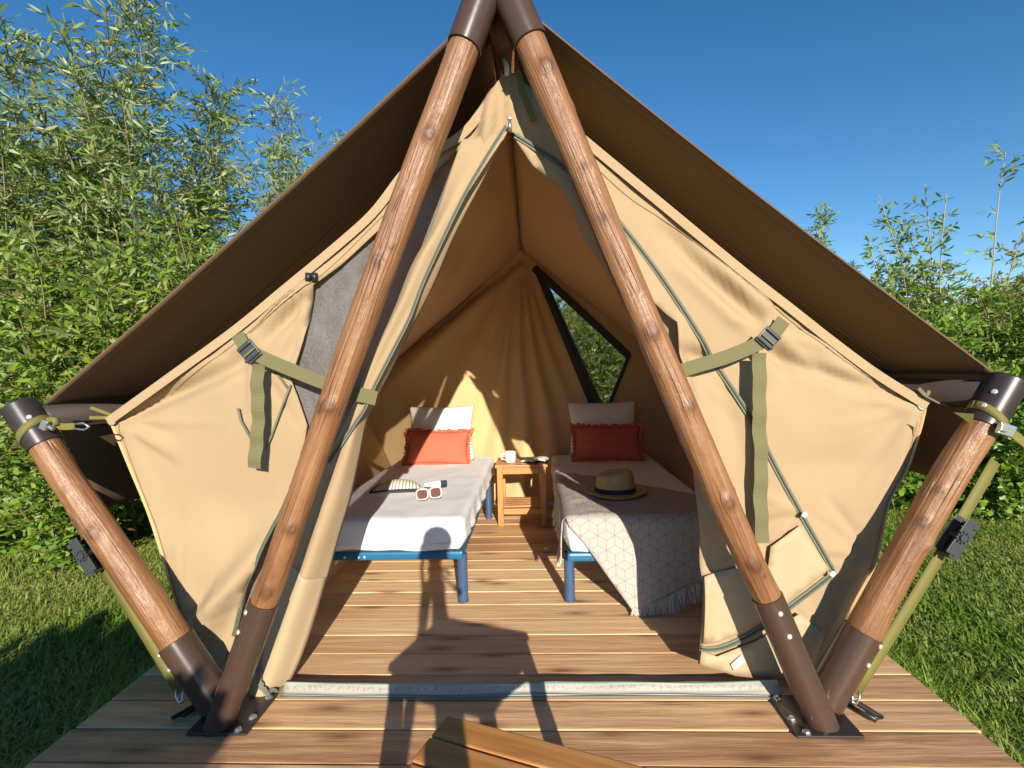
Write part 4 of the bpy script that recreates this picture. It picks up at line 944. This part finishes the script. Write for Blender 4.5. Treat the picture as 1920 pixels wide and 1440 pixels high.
# mug
def mugmat():
    a = N('speckled_enamel'); f = a.noise(a.coord(), 120, 2, .5); c = a.ramp(f, [(.36, (.12, .13, .16)), (.44, (.80, .80, .80))]); a.set(Base_Color=c, Roughness=.2); return a.m
mg = thing('mug', 'white speckled enamel mug standing on the side table', 'mug', (-.120, 3.88, .456)); mm = mugmat()
MB().lathe([(.0005, 0), (.036, 0), (.040, .004), (.043, .04), (.045, .078), (.046, .080), (.044, .081), (.042, .078), (.039, .02), (.0005, .010)], 32).build('body', mm, mg, True).matrix_parent_inverse = Matrix()
MB().tube([(-.042, -.006, .066), (-.060, -.010, .066), (-.072, -.012, .05), (-.066, -.011, .030), (-.041, -.006, .02)], .0055, 10).build('handle', mm, mg, True).matrix_parent_inverse = Matrix()
# open book
bk = thing('book', 'open book with white pages and dark cover on the side table', 'book', (.070, 3.90, .456)); bk.rotation_euler.z = math.radians(-14)
M['page'] = plain('paper', (0.80, 0.78, 0.72), .8, var=.03)
for s in (-1, 1):
    def pg(u, v, s=s): x = s*.098*u; return Vector((x, -.075+.15*v, .006+.017*math.sin(math.pi*min(1, u*.75+.12))*(1-.25*u)))
    solid(surf('pages', pg, 14, 4, M['page'], bk), .010, 1 if s < 0 else 1).matrix_parent_inverse = Matrix()
MB().box((0, 0, .002), (.205, .156, .003), None, .001).build('cover', M['black'], bk).matrix_parent_inverse = Matrix()

# ------------------------------------------------------------------ the photographer's tripod (its shadow falls into the tent)
tp = thing('tripod', 'black camera tripod standing behind the outdoor side table', 'tripod', (.08, -.10, 0))
def tpart(nm, mb, par=tp, mat='black'):
    o = mb.build(nm, M[mat], par, True, True); o.matrix_parent_inverse = Matrix(); return o
for a in (95, 215, 325):
    c, s = math.cos(math.radians(a)), math.sin(math.radians(a))
    tpart('leg', MB().tube([(c*.035, s*.035, .93), (c*.13, s*.13, .47), (c*.13, s*.13, .465), (c*.25, s*.25, .0)], [.021, .019, .016, .014], 12).tube([(c*.25, s*.25, 0), (c*.255, s*.255, .03)], .018, 12))
tpart('column', MB().tube([(0, 0, .60), (0, 0, .93)], .018, 14).lathe([(.02, .88), (.055, .89), (.055, .935), (.02, .945)], 18))
tpart('head', MB().lathe([(.02, .92), (.045, .93), (.045, .955), (.026, .965), (.042, .98), (.046, 1.0), (.04, 1.02), (.026, 1.03), (.045, 1.04), (.045, 1.055), (.001, 1.056)], 18).tube([(0, 0, .945), (-.06, .02, .93)], .008, 10).tube([(.02, 0, .99), (.065, 0, 1.0), (.085, 0, .97)], .009, 10))
tpart('handle', MB().tube([(.02, 0, 1.0), (.07, -.02, .955), (.115, -.03, .925)], .007, 10).tube([(.115, -.03, .930), (.135, -.035, .915)], .017, 12))
tpart('strap', MB().tube([(-.07, .02, 1.10), (-.085, .03, 1.0), (-.07, .03, .90), (-.075, .02, .80), (-.05, .02, .70)], .011, 8))
cm = thing('camera', 'black camera with round lens hood on the tripod', 'camera', (.08, -.10, 1.056))
o = MB().box((0, 0, .055), (.135, .06, .095), None, .016).box((0, .0, .108), (.055, .06, .035), None, .012).build('body', M['black'], cm); o.matrix_parent_inverse = Matrix()
o = MB().lathe([(.040, 0), (.044, .02), (.046, .040), (.070, .055), (.074, .066), (.068, .066), (.038, .05), (.001, .048)], 32, Matrix.Translation((0, .028, .085)) @ Matrix.Rotation(-math.pi/2, 4, 'X')).build('lens', M['black'], cm, True, True); o.matrix_parent_inverse = Matrix()

# ------------------------------------------------------------------ vegetation
def leaf_arrays(P, D, U, L, Wd, bend, rg):
    """six-vertex bent leaf; P base, D direction, U side vector"""
    n = len(P); T = np.cross(D, U); T /= np.linalg.norm(T, axis=1)[:, None]+1e-9
    Ls = L[:, None]; w = (Wd/2)[:, None]; bz = -T*(bend*L)[:, None]
    m1 = P+D*Ls*.33+bz*.12; m2 = P+D*Ls*.68+bz*.5; t = P+D*Ls+bz
    V = np.stack([P, m1-U*w, m1+U*w, m2-U*w*.78, m2+U*w*.78, t], 1).reshape(-1, 3); i = np.arange(n)*6
    F = np.stack([np.stack([i, i+2, i+1], 1), np.stack([i+1, i+2, i+4], 1), np.stack([i+1, i+4, i+3], 1), np.stack([i+3, i+4, i+5], 1)], 1).reshape(-1, 3)
    return V, F
def plant(name, label, cat, base, h, spread, stems, shoots, lps, LL_, LW, mat, seed, shoot=.5, tmin=.12, stem='stem', rstem=.012, lean=(0, 0), up=.5, droop=.25, taper=.6, group=None, bend=.18, hvar=.3, z0=GZ):
    rg = np.random.default_rng(seed); t = thing(name, label, cat, (base[0], base[1], z0), group)
    sb = MB(); P = []; D = []; r_ = []
    for s in range(stems):
        az = rg.uniform(0, 2*np.pi); out = spread*np.sqrt(rg.uniform(0.02, 1)); hs = h*(1-hvar*rg.uniform(0, 1)**1.0); b0 = np.array([rg.normal(0, spread*.12), rg.normal(0, spread*.12), -.02])
        ph = rg.uniform(0, 6, 2); K = 11; tt = np.linspace(0, 1, K)
        pts = np.stack([b0[0]+np.cos(az)*out*tt**1.25+lean[0]*tt**1.5+.05*np.sin(tt*5+ph[0])*tt, b0[1]+np.sin(az)*out*tt**1.25+lean[1]*tt**1.5+.05*np.sin(tt*6+ph[1])*tt, hs*tt*(1-.05*tt)], 1)
        sb.tube([Vector(p) for p in pts], [rstem*(1-.85*q)+.0015 for q in tt], 6)
        cl = rg.uniform(-.25, .25)
        for k in range(shoots):
            q = tmin+(1-tmin)*rg.uniform(0, 1)**.85; f = q*(K-1); i = min(K-2, int(f)); p = pts[i]+(pts[i+1]-pts[i])*(f-i)
            a2 = rg.uniform(0, 2*np.pi); d = np.array([np.cos(a2), np.sin(a2), up+rg.uniform(-.25, .45)]); d /= np.linalg.norm(d)
            ln = shoot*rg.uniform(.45, 1.1)*(1.05-taper*q); m = max(3, int(lps*ln/shoot)); ss = np.linspace(.1, 1, m)
            q3 = p[None]+d[None]*(ln*ss)[:, None]; q3[:, 2] -= droop*ln*ss**2
            e = q3[-1]; mid = q3[m//2]; sb.tube([Vector(p), Vector(mid), Vector(e)], [.0035, .0025, .0012], 3)
            td = d[None]-np.stack([0*ss, 0*ss, 2*droop*ss], 1)
            sd = rg.normal(0, 1, (m, 3)); ld = td*.75+sd*.55+np.array([0, 0, -.10]); ld /= np.linalg.norm(ld, axis=1)[:, None]
            P.append(q3); D.append(ld); r_.append(np.clip(.5+cl+rg.normal(0, .24, m), 0, 1))
    P = np.concatenate(P); D = np.concatenate(D); r_ = np.concatenate(r_); n = len(P)
    U = np.cross(D, rg.normal(0, 1, (n, 3))+np.array([0, 0, .8])); U /= np.linalg.norm(U, axis=1)[:, None]+1e-9
    L = LL_*rg.uniform(.55, 1.25, n); V, F = leaf_arrays(P, D, U, L, L*LW*rg.uniform(.8, 1.2, n), bend*rg.uniform(-.3, 1.4, n), rg)
    o = link('trunk', mesh('trunk', sb.V, sb.F), M[stem], t, True, False)
    c = link('crown', np_mesh('crown', V, F, np.repeat(r_, 4)), M[mat], t, False, False)
    return t
GW = 'willow shrubs left of the tent'
plant('willow_shrub', 'tall silvery willow shrub at the left edge of the picture', 'shrub', (-4.5, 4.3), 5.0, 1.0, 18, 119, 24, .095, 0.19, 'willow', 11, .62, .05, lean=(.2, 0), group=GW, taper=.38)
plant('willow_shrub', 'tall silvery willow shrub right of the leftmost one, its tips against the sky', 'shrub', (-3.45, 4.7), 4.75, .85, 16, 119, 22, .095, 0.18, 'willow', 12, .60, .05, lean=(.05, 0), group=GW, taper=.38)
plant('willow_shrub', 'thin willow shrub with open crown reaching up beside the roof edge', 'shrub', (-2.75, 5.5), 4.45, .75, 12, 106, 20, .09, 0.18, 'willow', 13, .55, .08, lean=(.1, 0), group=GW, taper=.38)
plant('willow_shrub', 'sparse low willow shrub whose tips meet the left roof slope', 'shrub', (-2.15, 6.3), 4.15, .6, 10, 76, 15, .10, 0.18, 'willow', 14, .5, .1, group=GW, taper=.38)
plant('willow_shrub', 'bright green willow shrub filling the middle left under the taller ones', 'shrub', (-3.55, 3.85), 2.55, .95, 20, 92, 19, .085, 0.26, 'willowg', 15, .5, .03, group=GW, taper=.38)
plant('willow_shrub', 'dense green willow shrub behind the left eave cap', 'shrub', (-2.55, 4.45), 2.9, .75, 17, 92, 18, .085, 0.24, 'willowg', 16, .5, .03, group=GW, taper=.38)
plant('willow_shrub', 'green willow shrub far left behind the others', 'shrub', (-6.0, 5.6), 4.8, 1.3, 15, 101, 18, .13, 0.24, 'willowg', 17, .7, .04, group=GW, taper=.38)
plant('low_shrub', 'low leafy shrub at the lawn edge in the lower left', 'shrub', (-3.15, 3.35), .85, .6, 16, 32, 13, .05, .55, 'bush', 18, .26, .02, rstem=.006, bend=.1, group='low shrubs along the lawn')
plant('low_shrub', 'low leafy shrub seen between the left corner pole and the tent wall', 'shrub', (-2.35, 3.75), .80, .5, 14, 32, 13, .05, .55, 'bush', 19, .26, .02, rstem=.006, bend=.1, group='low shrubs along the lawn')
plant('low_shrub', 'low leafy shrub farthest left on the lawn edge', 'shrub', (-4.25, 3.45), 1.0, .7, 16, 32, 13, .055, .5, 'bush', 20, .3, .02, rstem=.006, bend=.1, group='low shrubs along the lawn')
# right side
GR = 'shrubs right of the tent'
plant('green_shrub', 'bright green shrub just above the right roof slope', 'shrub', (4.1, 6.0), 2.6, .95, 26, 72, 24, .07, .28, 'willowg', 31, .48, .03, group=GR)
plant('olive_shrub', 'olive brown shrub at the right edge below the twigs', 'shrub', (5.4, 6.0), 2.65, 1.0, 26, 66, 22, .065, .28, 'olive', 32, .5, .03, stem='stemp', group=GR)
plant('green_shrub', 'mid green shrub directly behind the right eave cap', 'shrub', (3.55, 5.0), 1.85, .8, 22, 60, 22, .068, .36, 'bush', 33, .42, .02, group=GR)
plant('green_shrub', 'green shrub behind the right edge of the hedge', 'shrub', (4.75, 5.1), 2.2, .85, 22, 60, 22, .07, .3, 'willowg', 34, .45, .02, group=GR)
plant('sapling', 'tall thin sapling with bare upright twigs at the upper right', 'tree', (4.75, 5.75), 3.45, .75, 8, 26, 11, .085, .28, 'willowg', 35, .30, .42, stem='stemp', rstem=.011, taper=.3, hvar=.22, group='thin saplings on the right')
plant('sapling', 'thin sapling with an arching top left of the tallest twigs', 'tree', (4.35, 5.6), 2.9, .3, 3, 24, 11, .085, .28, 'willowg', 36, .28, .5, stem='stemp', rstem=.010, taper=.3, lean=(-.35, 0), hvar=.15, group='thin saplings on the right')
plant('sapling', 'single leafy twig rising behind the right roof slope', 'tree', (3.85, 7.0), 3.5, .14, 3, 24, 12, .085, .26, 'willowg', 37, .24, .72, stem='stemp', rstem=.010, taper=.3, hvar=.12, group='thin saplings on the right')
plant('conifer', 'narrow dark conifer tips above the green shrub', 'tree', (7.75, 12.2), 4.5, .45, 4, 85, 14, .10, .35, 'darkleaf', 38, .42, .1, taper=.75, up=1.0, droop=.05, hvar=.25)
for i, (x, y, hh, lab) in enumerate([(3.15, 4.55, .85, 'low bright hedge bush between the tent wall and the right corner pole'), (3.75, 4.25, .95, 'low bright hedge bush beside the right corner pole'), (4.5, 4.5, 1.05, 'low bright hedge bush at the right picture edge'), (2.6, 5.2, .85, 'low bright hedge bush seen under the right valance')]):
    plant('hedge_bush', lab, 'bush', (x, y), hh, .55, 22, 36, 13, .058, .72, 'bush', 50+i, .26, .02, rstem=.006, bend=.08, group='low hedge bushes right of the tent')
# behind the tent, seen through its window
for i, (x, y, hh, lab) in enumerate([(.35, 7.0, 2.6, 'dark green shrub seen in the left of the tent window'), (1.15, 7.3, 2.6, 'dark green shrub seen in the right of the tent window'), (.8, 8.6, 3.0, 'far green shrub filling the tent window behind the nearer two')]):
    plant('back_shrub', lab, 'shrub', (x, y), hh, .7, 12, 46, 16, .085, .2, 'willowg', 60+i, .5, .03, group='shrubs behind the tent')
def far_wood():
    rg = np.random.default_rng(77); n = 70000; a = rg.uniform(-1.25, 1.25, n); rad = rg.uniform(13, 16.5, n); hh = 2.6+.5*np.sin(a*9)+.3*np.sin(a*23+1)
    P = np.stack([np.sin(a)*rad, np.cos(a)*rad, GZ+hh*rg.uniform(0, 1, n)**.8], 1); D = rg.normal(0, 1, (n, 3))+[0, 0, .3]; D /= np.linalg.norm(D, axis=1)[:, None]
    U = np.cross(D, rg.normal(0, 1, (n, 3))); U /= np.linalg.norm(U, axis=1)[:, None]; V, F = leaf_arrays(P, D, U, rg.uniform(.14, .3, n), rg.uniform(.06, .12, n), np.full(n, .1), rg)
    tag(link('far_thicket', np_mesh('far_thicket', V, F, np.repeat(rg.uniform(0, 1, n), 4)), M['willowg'], None, False), 'mass of green thicket far behind the shrubs', None, None, 'stuff')
far_wood()
# shrubs behind the viewer that shade the lower left of the lawn and deck
plant('shade_shrub', 'round shrub on the lawn behind the viewpoint shading the deck corner', 'shrub', (-.66, -1.6), 1.33, .34, 44, 60, 16, .14, .55, 'bush', 71, .30, .02, group='shrubs behind the viewpoint')
plant('shade_shrub', 'shrub on the lawn behind the viewpoint shading the grass on the left', 'shrub', (-1.38, -1.6), 1.42, .34, 40, 60, 16, .14, .55, 'bush', 72, .30, .02, group='shrubs behind the viewpoint')
